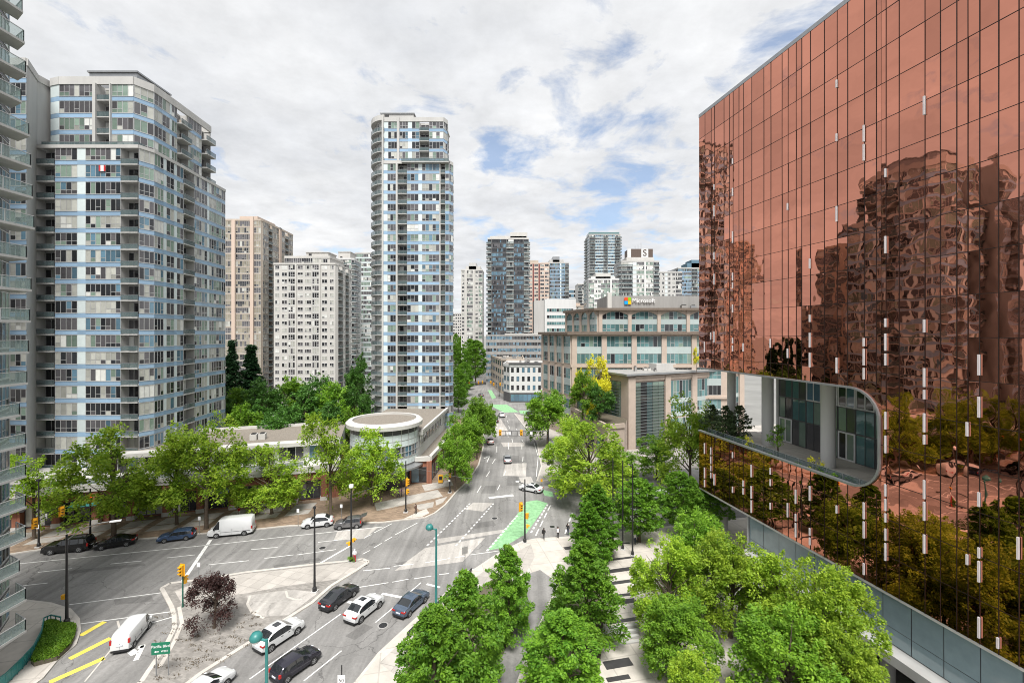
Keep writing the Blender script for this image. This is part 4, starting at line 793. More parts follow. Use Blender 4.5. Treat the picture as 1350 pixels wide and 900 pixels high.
# rounded metal surround of the opening, and its reveal
path = [(0., za)]+lo+hi[::-1]+[(0., zb)]
tr = MB(fr)
for (a, e), (c, f) in zip(path, path[1:]):
    d = Vector((c-a, f-e));
    if d.length < 1e-4: continue
    d.normalize(); nn = Vector((-d.y, d.x))
    for y0, y1, w0, w1 in ((-.22, .25, -.0, .2),):
        P0 = [(a-nn.x*0, y0, e-nn.y*0), (c, y0, f), (c+nn.x*w1, y0, f+nn.y*w1), (a+nn.x*w1, y0, e+nn.y*w1)]
        tr.hexa(P0, [(x, y1, z) for x, y, z in P0], 'metal_gr')
B.part('opening_surround', tr)
rv = MB(fr)
for (a, e), (c, f) in zip(lo+hi[::-1], (lo+hi[::-1])[1:]): rv.poly([(a, .1, e), (c, .1, f), (c, 9.05, f), (a, 9.05, e)], 'conc_wh')
B.part('opening_reveal', rv)
# terrace glazing, doors, columns, railing
u = Vector((math.cos(fr[2]), math.sin(fr[2]))); n = Vector((u.y, -u.x))
def BV(s, y): return Vector(BL(s, y))
for i in range(9):
    s0 = 5.9+i*2.35
    for z0, z1, pl in ((za-.45, za+3.0, 'lobby'), (za+3.05, za+6.0, 'lobby'), (za+6.05, zb+.2, 'lobby')):
        if (i in (0, 4)) and z0 < za: continue
        vent = z0 > za+6 and i in (2, 3, 4, 5)
        B.add('window', window(BV(s0, 9.08), u, n, 2.3, z0, z1, 'dark' if vent else pl, 1.15, 'white' if vent else 'frame_dk', .16 if vent else .07, False, .04))
for i in (0, 4):
    s0 = 5.9+i*2.35; d = window(BV(s0, 9.08), u, n, 2.3, za-.45, za+3.0, 'g2', 1.15, 'white', .2, False, .04); B.part('door', d)
for s, y, z0, z1, rd in ((8.06, 5.2, za-.5, zb+.3, .75), (18.0, 4.7, za-.5, zb+.3, .75), (.9, 5.0, za-.5, zb+.3, .62), (4.2, 11, za-.5, zb+.3, .7), (1.2, 3.3, .1, zb0, .72), (8, 12, .1, zb0, .7), (27, 2.0, -4.5, zb0, .6), (39, 2.0, -4.5, zb0, .6)):
    mb = MB(); c = BL(s, y); mb.tube([(*c, z0), (*c, z1)], rd, 'conc', 20); B.part('column', mb, None, True)
mb = MB(fr); mb.box(1, s1-1.6, .75, .78, za-.4, za+.62, 'rail'); mb.box(1, s1-1.6, .72, .81, za+.62, za+.67, 'metal_gr')
for k in range(14): mb.box(1.2+k*1.85, 1.26+k*1.85, .72, .81, za-.4, za+.62, 'metal_gr')
B.part('railing', mb)
# fins
rf = random.Random(9); nf = 0
for ci, c in enumerate(cols[1:-1]):
    if rf.random() < .4: continue
    lowonly = rf.random() < .5; z = 7.5
    while z < 58 and nf < 210:
        if z > 30 and (lowonly or c > 34): break
        hgt = rf.choice([.8, 1.1, 1.6, 1.6]); 
        skip = (c < s1+.2 and za-1.2 < z+hgt and z < zb+.6)
        if not skip and rf.random() < ((.55 if c < 33 else .3) if z < 30 else .15): a = MB(fr); a.box(c-.06, c+.06, -.2, -.061, z, z+hgt, 'fin'); B.add('facade_fin', a); nf += 1
        z += hgt+rf.choice([.25, .25, .6, 1.2])
# pale glass base, slab and the dark service level below
for i in range(20):
    s0 = 10.2+i*2.5; a = MB(fr); 
    a.poly([(s0+.03, .55, 3.65), (s0+2.47, .55, 3.65), (s0+2.47, .54, 6.72), (s0+.03, .54, 6.72)], 'pod_glass'); a.poly([(s0+.03, .55, 2.2), (s0+2.47, .55, 2.2), (s0+2.47, .55, 3.6), (s0+.03, .55, 3.6)], 'pod_glass'); B.add('base_glass', a)
mb = MB(fr); mb.box(10, s_end, .6, 20, 2.1, 6.75, 'frame_dk'); mb.box(10, s_end, -.9, 20, 1.2, 2.1, 'conc'); mb.box(10, s_end, 9, 12, -4.5, 1.2, 'conc_dk'); mb.box(10, 10.16, .3, 20, 2.1, 6.8, 'frame'); B.wall.add(mb)
B.flush(glass_panel=100)
# ramp wall at the foot of the maples
Tm = thing('ramp_wall', 'pale concrete ramp wall half hidden under the right foreground maples', 'wall', (*BL(34, -8.5), .1))
mb = MB((*BL(28, -8.3), fr[2])); mb.box(0, 14, 0, .5, .1, 1.4, 'conc'); mb.box(0, .5, -3, 0, .1, 1.4, 'conc'); mb.build('wall', Tm, (*BL(34, -8.5), .1))
# ------------------------------------------------------------------ trees
def leafmesh(name, C, A, size, m, rng, up=.7, wid=.62):
    n = len(C); A = A/np.maximum(np.linalg.norm(A, axis=1, keepdims=True), 1e-6)
    nr = rng.normal(size=(n, 3))*.75; nr[:, 2] += up; B = np.cross(A, nr); B /= np.maximum(np.linalg.norm(B, axis=1, keepdims=True), 1e-6)
    Ls = (size*rng.uniform(.65, 1.3, n))[:, None]; W = Ls*wid*.5
    nrm = np.cross(B, A)
    V = np.empty((n, 4, 3)); V[:, 0] = C-A*Ls*.4; V[:, 1] = C+B*W+nrm*Ls*.08; V[:, 2] = C+A*Ls*.6-nrm*Ls*.05; V[:, 3] = C-B*W+nrm*Ls*.08
    me = bpy.data.meshes.new(name); me.vertices.add(4*n); me.loops.add(4*n); me.polygons.add(n)
    me.vertices.foreach_set('co', V.reshape(-1)); me.loops.foreach_set('vertex_index', np.arange(4*n, dtype=np.int32)); me.polygons.foreach_set('loop_start', np.arange(0, 4*n, 4, dtype=np.int32))
    me.materials.append(M[m]); me.update(calc_edges=True); return me
def clump_leaves(centers, outw, per, spread, rng, flat=.6, droop=.25):
    k = len(centers); C = np.repeat(centers, per, 0); O = np.repeat(outw, per, 0)
    d = rng.normal(size=C.shape); d[:, 2] *= flat; C = C+d*np.repeat(spread, per)[:, None]
    A = d*.8+O*.7+rng.normal(size=C.shape)*.35; A[:, 2] -= droop
    return C, A
def trunk_mesh(h, r, limbs, lean=0., rng=None):
    mb = MB(); mb.tube([(0, 0, -.1), (.0, 0, .25), (lean*.3, 0, h*.35), (lean, lean*.4, h)], [r*1.45, r, r*.8, r*.4], 'bark', 8)
    for (x, y, z) in limbs:
        zs = min(z*.62, h*.95); b = lean*zs/h
        mb.tube([(b, b*.4, zs), ((b+x)*.45, y*.45, zs+(z-zs)*.45), (x, y, z)], [r*.42, r*.28, r*.07], 'bark', 5, False)
    return mb.mesh('trunk', smooth=True)
def dirs(rng, n, zmin=-.35):
    d = rng.normal(size=(n*3, 3)); d /= np.linalg.norm(d, axis=1, keepdims=True); return d[d[:, 2] > zmin][:n]
def fit(C, R, Ht, bare):
    C = C-np.array((*np.median(C[:, :2], axis=0), 0)); r = np.percentile(np.hypot(C[:, 0], C[:, 1]), 97.5); k = R/r; zl, zh = np.percentile(C[:, 2], 1), np.percentile(C[:, 2], 99.7)
    C[:, :2] *= k; C[:, 2] = bare+(C[:, 2]-zl)*(Ht-bare)/(zh-zl); return C, k, (Ht-bare)/(zh-zl)
def sprays(P0, D, Ln, W, T, per, rng, droop=.2):
    n = len(P0); D = D/np.linalg.norm(D, axis=1, keepdims=True); S = np.cross(D, (0, 0, 1.)); S /= np.maximum(np.linalg.norm(S, axis=1, keepdims=True), 1e-3); U = np.cross(S, D)
    r = lambda a: np.repeat(a, per, 0); t = rng.beta(1.5, 1.1, n*per); s = rng.uniform(-1, 1, n*per)*np.sin(PI*np.clip(t*.9+.08, 0, 1))**.7; h = rng.normal(size=n*per)
    C = r(P0)+r(D)*(t*r(Ln))[:, None]+r(S)*(s*r(W))[:, None]+r(U)*(h*r(T))[:, None]; C[:, 2] -= droop*r(Ln)*(t**2+.5*s**2)
    A = r(D)*.7+r(S)*(s*1.0)[:, None]+rng.normal(size=C.shape)*.35; A[:, 2] -= .2; return C, A
def broad(seed, Ht, R, bare, n, per, leaf, m, size=1.5, gap=0., inner=.35, flat=.5):
    """round crown: leafy sprays carried on limbs, most of them near the outline, with gaps between the boughs"""
    rng = np.random.default_rng(seed); zr = (Ht-bare)/2; zc = bare+zr; lim = []
    nb = max(6, n//15); bd = dirs(rng, nb, -.55); br = rng.uniform(.6, .95, len(bd)); bough = bd*br[:, None]
    P = []
    for b in bough:
        lim.append((b[0]*R*.9, b[1]*R*.9, zc+b[2]*zr*.9))
        k = int(n/len(bough)*rng.uniform(.6, 1.4)); q = b+rng.normal(size=(k, 3))*np.array((.2, .2, .13)); P.append(q)
    P = np.concatenate(P); l = np.linalg.norm(P, axis=1); P[l > 1.05] *= (1.02/l[l > 1.05])[:, None]; P = P[rng.random(len(P)) > gap]
    C0 = P*np.array((R, R, zr))+np.array((0, 0, zc)); D = P*np.array((1, 1, .55))+rng.normal(size=P.shape)*np.array((.35, .35, .18)); D[:, 2] += .12
    Ln = rng.uniform(.6, 1.25, len(P))*size; D /= np.linalg.norm(D, axis=1, keepdims=True)
    C, A = sprays(C0-D*Ln[:, None]*.5, D, Ln, Ln*.55, Ln*.11*flat*2, per, rng)
    C, kx, kz = fit(C, R, Ht, bare); lim = [(x*kx, y*kx, bare+(z-bare)*min(kz, 1.1)) for x, y, z in lim]
    return trunk_mesh(Ht*.72, .017*Ht+.03, lim, rng.uniform(-.3, .3), rng), leafmesh('crown', C, A, leaf, m, rng, 1.1)
def cone(seed, Ht, R, bare, n, per, leaf, m, prof, size=1.3, up=.25, wild=.12):
    """tapering crown: tiers of drooping sprays leaving the stem, some shoots standing clear of the outline"""
    rng = np.random.default_rng(seed); h = rng.random(n)**.9; a = rng.uniform(0, 2*PI, n)
    rad = np.interp(h, *zip(*prof))*R*(1+wild*np.sin(a*3+seed)+wild*.8*np.sin(h*21+a*2))*rng.choice([.55, .8, 1., 1., 1.08], n)
    D = np.stack((np.cos(a), np.sin(a), up+.5*h+rng.normal(size=n)*.18), 1); D /= np.linalg.norm(D, axis=1, keepdims=True); Ln = rng.uniform(.7, 1.3, n)*size*(1-.45*h)
    tipp = np.stack((np.cos(a)*rad, np.sin(a)*rad, bare+h*(Ht-bare)), 1)
    C, A = sprays(tipp-D*Ln[:, None]*.85, D, Ln, Ln*.38, Ln*.09, per, rng, .22); C, kx, kz = fit(C, R, Ht, bare)
    lim = [(math.cos(i*2.4)*R*.6, math.sin(i*2.4)*R*.6, bare+(Ht-bare)*(.15+.08*i)) for i in range(8)]
    return trunk_mesh(Ht*.9, .017*Ht+.03, lim, 0., rng), leafmesh('crown', C, A, leaf, m, rng, 1.0)
hp = [(0, .75), (.12, .95), (.3, 1.), (.55, .86), (.8, .52), (1, .1)]; rp = [(0, .5), (.15, .9), (.4, 1.), (.7, .82), (.9, .5), (1, .15)]; cp = [(0, .85), (.1, 1.), (.5, .55), (.8, .25), (1, .02)]; kp = [(0, .75), (.2, 1.), (.45, .95), (.75, .6), (1, .06)]
PT = {
 'maple': [broad(21+i, 15.5, 5.9, 2.6, 290, 46, .40, 'l_maple', 2.1, .05) for i in range(3)],
 'open': [broad(31+i, 16.5, 6.0, 2.8, 200, 42, .40, 'l_maple', 2.0, .1) for i in range(2)],
 'street': [broad(41+i, 14, 5.0, 2.6, 300, 48, .38, 'l_broad', 1.8) for i in range(3)],
 'big': [broad(51+i, 10.5, 4.4, 1.6, 420, 64, .24, 'l_maple', 1.35) for i in range(2)],
 'bigb': [broad(55+i, 9.5, 4.0, 1.4, 420, 64, .23, 'l_broad', 1.25) for i in range(2)],
 'horn': [cone(61+i, 9, 2.9, .8, 330, 62, .22, 'l_horn', hp, 1.5, .1, .16) for i in range(3)],
 'column': [cone(66+i, 9, 2.3, 1.0, 420, 40, .22, 'l_horn2', kp, 1.0, .5) for i in range(2)],
 'round': [cone(71+i, 9, 3.3, 1.9, 420, 40, .26, 'l_horn', rp, 1.3, .2) for i in range(2)],
 'wood': [broad(81+i, 15, 5.5, 2.0, 280, 46, .44, ('l_dark', 'l_broad', 'l_dark')[i], 1.9) for i in range(3)],
 'conifer': [cone(91, 24, 4.2, 1.0, 420, 50, .5, 'l_con', cp, 2.6, -.15, .12)],
 'plum': [broad(98, 6.0, 2.6, 1.0, 260, 40, .17, 'l_plum', 1.2)],
 'golden': [broad(97, 8.5, 3.6, 2.6, 170, 34, .28, 'l_yel', 1.4, .05)],
 'pine': [cone(101, 4.2, 1.5, .3, 150, 40, .16, 'l_pine', [(0, .7), (.25, 1.), (.6, .75), (1, .2)], .9, .3, .2)],
 'sapling': [broad(103, 3.2, 1.0, 1.2, 40, 26, .15, 'l_broad', .6)],
 'shrub': [broad(105, 1.3, .8, .05, 50, 20, .13, 'l_broad', .5)],
 'goldshrub': [broad(107, 1.6, .75, .1, 45, 20, .14, 'l_yel', .5)],
}
TIX = {}
def tree(kind, loc, label, hs=1., ws=None, name='tree', cat='tree', group=None, z=.1, v=None):
    i = TIX.get(kind, 0); TIX[kind] = i+1; tm, cm = PT[kind][(i if v is None else v) % len(PT[kind])]
    T = thing(name, label, cat, (*loc[:2], z), RN.uniform(0, 6.28), group); T.scale = (ws or hs, ws or hs, hs)
    for nm, me in (('trunk', tm), ('crown', cm)):
        o = bpy.data.objects.new(nm, me); COL.objects.link(o); o.parent = T
    return T
def tr(kind, bx, by, top, wpx, label, Ht, R, name='tree', group=None, D=None):
    """a tree that stands at ground point (bx, by) or at distance D, rising to picture row top, wpx wide"""
    if D is None: x, y = G(bx, by)
    else: x, y = XY(bx, D)
    h = ZY(top, y); w = wpx/F*y/2
    return tree(kind, (x, y), label, h/Ht, w/R, name, 'tree', group)
g1 = 'bright green trees along the left pavement'
for a in (('open', 45, 711, 600, 84, 'bright green street tree nearest the left edge tower, partly behind its balconies'), ('maple', 150, 707, 566, 116, 'big bright green maple behind the black saloon parked on the left'),
          ('open', 233, 692, 568, 80, 'bright green street tree behind the blue estate car'), ('maple', 272, 698, 552, 104, 'big yellow green maple beside the front of the long white panel van'),
          ('maple', 358, 678, 588, 84, 'lower bright green tree behind the rear of the long white panel van'), ('open', 436, 686, 546, 92, 'tall loose crowned yellow green tree behind the white crossover parked by the mall'),
          ('maple', 491, 667, 566, 78, 'light green tree in front of the round glass drum')): tr(*a, 15.5 if a[0] == 'maple' else 16.5, 6.0, 'street_tree', g1)
g2 = 'trees along the left side of the street'
for a in (('street', 600, 648, 562, 48, 'nearest tree of the left row up the street, next to the brick corner'), ('street', 616, 632, 545, 56, 'second tree up the left side of the street'), ('street', 629, 606, 525, 46, 'third tree up the left side of the street'), ('street', 632, 588, 524, 42, 'fourth tree up the left side of the street, farthest of the row')): tr(*a, 14, 5., 'street_tree', g2)
g3 = 'trees along the right side of the street'
for a in (('street', 722, 590, 517, 60, 'round tree beside the white corner building on the right pavement'), ('street', 708, 560, 524, 34, 'small tree at the far right corner in front of the white corner building'), ('maple', 752, 612, 548, 50, 'low light green tree below the terrace wall'), ('maple', 777, 668, 556, 118, 'big bright green maple at the right street corner'), ('maple', 745, 640, 578, 62, 'lighter maple leaning out left of the big corner maple'),
          ('street', 812, 640, 585, 60, 'mid green tree right behind the big corner maple'), ('street', 866, 632, 578, 52, 'mid green tree in front of the louvred stone annex'), ('maple', 910, 662, 525, 86, 'tall bright green tree left of the mirrored building')): tr(*a, 15.5 if a[0] == 'maple' else 14, 6.0 if a[0] == 'maple' else 5., 'street_tree', g3)
g4 = 'clipped round trees at the plaza corner'
for a in (('round', 843, 715, 632, 70, 'round clipped tree behind the three slim dark poles'), ('round', 897, 706, 624, 62, 'pointed clipped tree in front of the bus'), ('round', 936, 698, 640, 56, 'dark clipped tree beside the raised bronze storey'), ('round', 918, 690, 640, 40, 'dark clipped tree between the pointed clipped tree and the bronze storey')): tr(*a, 9, 3.3, 'clipped_tree', g4)
g5 = 'conical trees along the cycle path'
for a in (('column', 776, 762, 664, 50, 'slim cone shaped tree at the plaza corner, nearer of the two'), ('column', 788, 735, 640, 62, 'taller cone shaped tree just behind the slim plaza cone'), ('horn', 773, 846, 715, 94, 'dense dark conical tree right of the cycle path, behind the lower one'), ('horn', 742, 935, 806, 104, 'lower dense conical tree right of the cycle path at the bottom edge'),
          ('horn', 671, 842, 721, 66, 'conical tree left of the cycle path nearest the crossing'), ('horn', 613, 925, 756, 98, 'large dark conical tree in the middle of the left path row'), ('horn', 572, 985, 800, 116, 'broad conical tree at the bottom of the left path row')): tr(*a, 9, 2.75 if a[0] == 'horn' else 2.2, 'conical_tree', g5)
g6 = 'maples in front of the mirrored building'
for k, px, D, top, wpx, lb in (('bigb', 910, 52, 675, 90, 'mid green maple at the back of the right foreground group'), ('big', 874, 46, 712, 104, 'yellow green maple at the left of the right foreground group'), ('big', 955, 45, 708, 110, 'tall yellow green maple in the middle of the right foreground group'), ('big', 1022, 41, 735, 120, 'broad yellow green maple before the pale glass base'),
        ('big', 1078, 37, 746, 130, 'rightmost maple of the foreground group with loose outer shoots'), ('bigb', 884, 39, 795, 108, 'low mid green maple at the lower left of the foreground group'), ('big', 912, 33, 866, 100, 'lowest yellow green maple cut by the bottom edge'), ('bigb', 1030, 34, 812, 150, 'dark green maple at the bottom right of the foreground group'), ('big', 1100, 33.5, 830, 110, 'small maple lowest on the right, over the service lane edge')): tr(k, px+8, 0, top, wpx, lb, 10.5 if k == 'big' else 9.5, 4.4 if k == 'big' else 4.0, 'maple_tree', g6, D)
g7 = 'trees of the garden behind the mall'
lbw = ['left end, against the blue banded tower', 'left, in front of the dark conifers', 'left of the low grey roofs', 'over the low grey roofs', 'below the cream tower', 'right below the cream tower', 'middle, the tallest of the garden', 'right of the tallest one', 'beside the central tower', 'right end at the foot of the central tower', 'just above the mall roof on the left', 'just above the mall roof in the middle', 'just above the mall roof on the right', 'low beside the glass drum', 'far right between the cream tower and the central tower', 'far corner under the pale slim tower']
for i, (px, D, top, wp) in enumerate(((300, 116, 520, 50), (312, 128, 512, 50), (345, 128, 502, 60), (350, 108, 530, 62), (385, 134, 498, 56), (415, 140, 495, 56), (400, 112, 508, 80), (438, 118, 505, 62), (468, 120, 510, 46), (482, 112, 528, 36), (318, 103, 534, 52), (375, 102, 533, 60), (428, 103, 530, 64), (462, 104, 540, 52), (470, 150, 482, 42), (472, 190, 466, 30))):
    tr('wood', px, 0, top, wp, 'garden tree '+lbw[i], 15, 5.5, 'garden_tree', g7, D)
tr('conifer', 306, 0, 450, 42, 'narrow dark conifer, left of the pair behind the mall', 24, 4.2, 'conifer_tree', None, 136); tr('conifer', 331, 0, 456, 54, 'broader dark conifer, right of the pair behind the mall', 24, 4.2, 'conifer_tree', None, 140)
g8 = 'trees lining the far street'
for i, (px, D, top, wp, lb) in enumerate(((604, 190, 486, 30, 'dark tree at the right foot of the central tower'), (612, 215, 478, 26, 'dark tree behind the one at the foot of the central tower'), (604, 172, 508, 26, 'low dark tree against the base of the central tower'), (627, 262, 449, 34, 'nearest round tree on the right of the far street'), (620, 300, 447, 28, 'second round tree on the right of the far street'), (614, 350, 445, 24, 'third round tree on the right of the far street'), (608, 420, 444, 18, 'smallest round tree at the end of the far street'), (600, 300, 456, 20, 'tree on the left of the far street by the central tower'), (601, 400, 440, 14, 'tree at the far end of the street on the left'), (618, 240, 498, 16, 'small tree on the left pavement beyond the crossing'))):
    tr('round', px, 0, top, wp, lb, 9, 3.3, 'street_tree', g8, D)
tr('plum', 283, 829, 755, 62, 'dark purple leaved plum tree on the paved traffic island', 6, 2.6, 'plum_tree')
# terrace trees by the stone offices
for k, px, D, top, wp, z, lb in (('golden', 792, 121, 468, 42, 8.3, 'golden yellow tree on the stone terrace, larger one'), ('golden', 762, 126, 486, 24, 8.3, 'golden yellow tree on the stone terrace, smaller left one'), ('wood', 768, 116, 490, 40, 8.3, 'dark green tree on the stone terrace under the golden ones'), ('wood', 790, 112, 508, 40, 8.3, 'leafy green tree low on the stone terrace'), ('golden', 780, 113, 530, 24, 8.3, 'low yellow green tree at the terrace edge'), ('golden', 918, 124, 457, 16, 20, 'golden tree behind the annex roof next to the mirrored building')):
    x, y = XY(px, D); Ht, R = (8.5, 3.6) if k == 'golden' else (15, 5.5)
    tree(k, (x, y), lb, (ZY(top, y)-z)/Ht, wp/F*y/2/R, 'terrace_tree', 'tree', None, z)
# planting in the terrace opening of the mirrored building
for k, s, y, hs, lb, nm in (('pine', .9, 1.6, 1.1, 'dark pine at the open left end of the mirrored terrace', 'pine_tree'), ('pine', 3.2, 2.2, 1.15, 'pine on the mirrored terrace, right of the end pine', 'pine_tree'), ('pine', 4.6, 1.4, .9, 'small pale pine on the mirrored terrace near the parapet', 'pine_tree'), ('pine', 5.6, 2.6, 1.25, 'tallest pine of the mirrored terrace beside the first big column', 'pine_tree'),
        ('sapling', 13.2, 2.2, 1.25, 'thin young tree in the middle of the mirrored terrace', 'young_tree'), ('goldshrub', 9.2, 1.3, 1.1, 'yellow green shrub beside the first big terrace column', 'shrub'), ('goldshrub', 19.6, 1.2, 1.15, 'bright yellow shrub beside the second big terrace column', 'shrub'), ('shrub', 20.8, 1.0, .8, 'green shrub right of the bright yellow shrub', 'shrub'), ('shrub', 22.6, 1.0, .7, 'low green shrub near the rounded terrace end', 'shrub'), ('shrub', 24., 1.1, .75, 'last green shrub at the rounded terrace end', 'shrub'), ('shrub', 7.2, 1.4, .9, 'green shrub left of the first big terrace column', 'shrub'), ('shrub', 2.0, 1.3, .8, 'low shrub among the terrace pines', 'shrub')):
    tree(k, BL(s, y), lb, hs, None, nm, 'tree' if 'tree' in nm else 'shrub', None, za-.5)
def box_leaves(name, n, fn, leaf, m, seed, up=1.):
    rng = np.random.default_rng(seed); C = fn(rng, n); A = rng.normal(size=C.shape); A[:, 2] += .3
    o = bpy.data.objects.new(name, leafmesh(name, C, A, leaf, m, rng, up)); COL.objects.link(o); return o
def strip_pts(p, q, wd, z0, z1):
    def fn(rng, n):
        t = rng.random(n); o = rng.uniform(-wd/2, wd/2, n); d = np.array((q[0]-p[0], q[1]-p[1])); d = d/np.linalg.norm(d); nn = np.array((-d[1], d[0]))
        xy = np.array(p)+np.outer(t, np.array(q)-np.array(p))+np.outer(o, nn); hz = (z1-z0)*(.7+.3*np.sin(t*37)); z = z0+hz*rng.random(n)**.6
        return np.column_stack((xy, z))
    return fn
o = box_leaves('ground_cover', 2600, strip_pts(BL(.8, .62), BL(24.5, .62), .5, za-.45, za+.15), .13, 'l_horn', 5); stuff(o); o['label'] = 'low green planting along the parapet of the mirrored terrace'
# hedge in the corner bed, and the teal fence beside it
hx = [G(*p) for p in ((57, 828), (66, 824), (82, 826), (101, 831), (98, 845), (91, 858), (75, 872), (45, 880), (41, 876), (50, 855))]
hedge = thing('hedge', 'clipped green ground hedge in the corner bed at the lower left', 'hedge', (*G(72, 850), .1))
def hedge_fn(rng, n):
    P = np.array(hx); c = P.mean(0); k = rng.integers(0, len(P), n); a, b = P[k], P[(k+1) % len(P)]; u = np.sqrt(rng.random(n))[:, None]; t = rng.random(n)[:, None]
    xy = c+(a+(b-a)*t-c)*u; z = .2+.75*rng.random(n)**.4*(1-.35*u[:, 0]**5)+.12*np.sin(xy[:, 0]*2.3)*np.cos(xy[:, 1]*1.9); return np.column_stack((xy, z))
o = box_leaves('foliage', 16000, hedge_fn, .15, 'l_broad', 8); o.parent = hedge; o.location = (-hedge.location.x, -hedge.location.y, -hedge.location.z)
MB().prism(hx, .1, .5, 'soil').build('soil', hedge, tuple(hedge.location))
# leaf litter and weeds on the island, low planting in the path beds
def isl_fn(rng, n):
    C = []
    while len(C) < n:
        px, py = rng.uniform(203, 345), rng.uniform(808, 897)
        if py > 905-(px-200)*.33 or py < 800+(px-230)*-.1: continue
        x, y = G(px, py); 
        for _ in range(rng.integers(3, 22)): C.append((x+rng.normal()*.22, y+rng.normal()*.12, .16+rng.random()*.07))
    return np.array(C[:n])
M['l_litter'] = leaf_mat('fallen leaves', (.08, .055, .04), (.14, .11, .06), .1)
o = stuff(box_leaves('leaf_litter', 1500, isl_fn, .11, 'l_litter', 12, 2.)); o['label'] = 'dark fallen leaves scattered over the paved traffic island'
def bed_fn(poly):
    P = np.array([G(*p) for p in poly])
    def fn(rng, n):
        k = rng.integers(0, len(P)-1, n); a, b = P[k], P[k+1]; t = rng.random(n)[:, None]; xy = a+(b-a)*t+rng.normal(size=(n, 2))*.35; return np.column_stack((xy, .15+.8*rng.random(n)))
    return fn
o = stuff(box_leaves('ground_cover', 26000, bed_fn([(681, 775), (674, 800), (668, 824), (655, 855), (640, 885), (620, 930), (600, 980)]), .17, 'l_horn', 15)); o['label'] = 'dense low planting along the left edge of the cycle path'
o = stuff(box_leaves('ground_cover', 9000, bed_fn([(755, 760), (735, 800), (715, 840), (705, 870), (700, 930)]), .17, 'l_horn', 16)); o['label'] = 'dense low planting along the right edge of the cycle path'
# ------------------------------------------------------------------ vehicles
SH = {  # length, width, wheelbase, wheel radius, belt, roofline (t, z), rear glass t-range, windscreen t-range, side glass range, pillars
 'sedan': (4.75, 1.83, 2.8, .33, .93, [(0, .62), (.015, .9), (.06, 1.02), (.15, 1.06), (.32, 1.42), (.42, 1.49), (.54, 1.47), (.72, 1.06), (.86, .95), (.965, .78), (1, .5)], (.155, .315), (.56, .715), (.2, .69), (.27, .45, .56)),
 'suv': (4.7, 1.9, 2.85, .37, 1.03, [(0, .65), (.01, 1.0), (.045, 1.15), (.10, 1.22), (.23, 1.6), (.36, 1.7), (.54, 1.68), (.71, 1.16), (.87, 1.05), (.965, .85), (1, .55)], (.105, .245), (.565, .705), (.14, .68), (.22, .43, .56)),
 'hatch': (4.25, 1.77, 2.6, .33, .98, [(0, .6), (.01, .95), (.03, 1.08), (.11, 1.45), (.25, 1.53), (.5, 1.53), (.74, 1.08), (.87, .98), (.965, .8), (1, .52)], (.035, .108), (.54, .735), (.09, .72), (.17, .38, .55)),
 'box': (4.15, 1.8, 2.57, .34, 1.02, [(0, .6), (.01, 1.0), (.02, 1.1), (.06, 1.53), (.2, 1.62), (.52, 1.6), (.7, 1.12), (.88, 1.05), (.97, .88), (1, .55)], (.024, .058), (.55, .69), (.07, .67), (.16, .36, .54)),
 'estate': (4.65, 1.76, 2.7, .32, .92, [(0, .6), (.01, .9), (.02, 1.0), (.08, 1.38), (.2, 1.46), (.53, 1.45), (.71, 1.03), (.86, .93), (.965, .78), (1, .5)], (.024, .078), (.56, .705), (.07, .69), (.2, .38, .55)),
 'bigsuv': (5.6, 2.04, 3.3, .41, 1.2, [(0, .65), (.01, 1.1), (.02, 1.22), (.06, 1.8), (.2, 1.92), (.55, 1.9), (.69, 1.32), (.9, 1.24), (.975, 1.05), (1, .6)], (.024, .058), (.575, .682), (.065, .67), (.2, .38, .555)),
 'van': (4.75, 1.74, 2.92, .31, 1.02, [(0, .5), (.01, 1.0), (.015, 1.2), (.04, 1.8), (.12, 1.86), (.66, 1.85), (.72, 1.8), (.87, 1.12), (.95, .98), (.985, .8), (1, .45)], None, (.735, .865), (.66, .85), (.74,)),
 'bigvan': (6.2, 2.06, 3.75, .36, 1.25, [(0, .5), (.005, 1.1), (.01, 1.4), (.025, 2.55), (.08, 2.66), (.68, 2.64), (.75, 2.5), (.875, 1.35), (.96, 1.1), (.985, .85), (1, .45)], None, (.765, .87), (.72, .86), (.78,)),
}
def interp(pl, t):
    for (a, za_), (b, zb_) in zip(pl, pl[1:]):
        if t <= b: return za_+(zb_-za_)*(t-a)/max(b-a, 1e-6)
    return pl[-1][1]
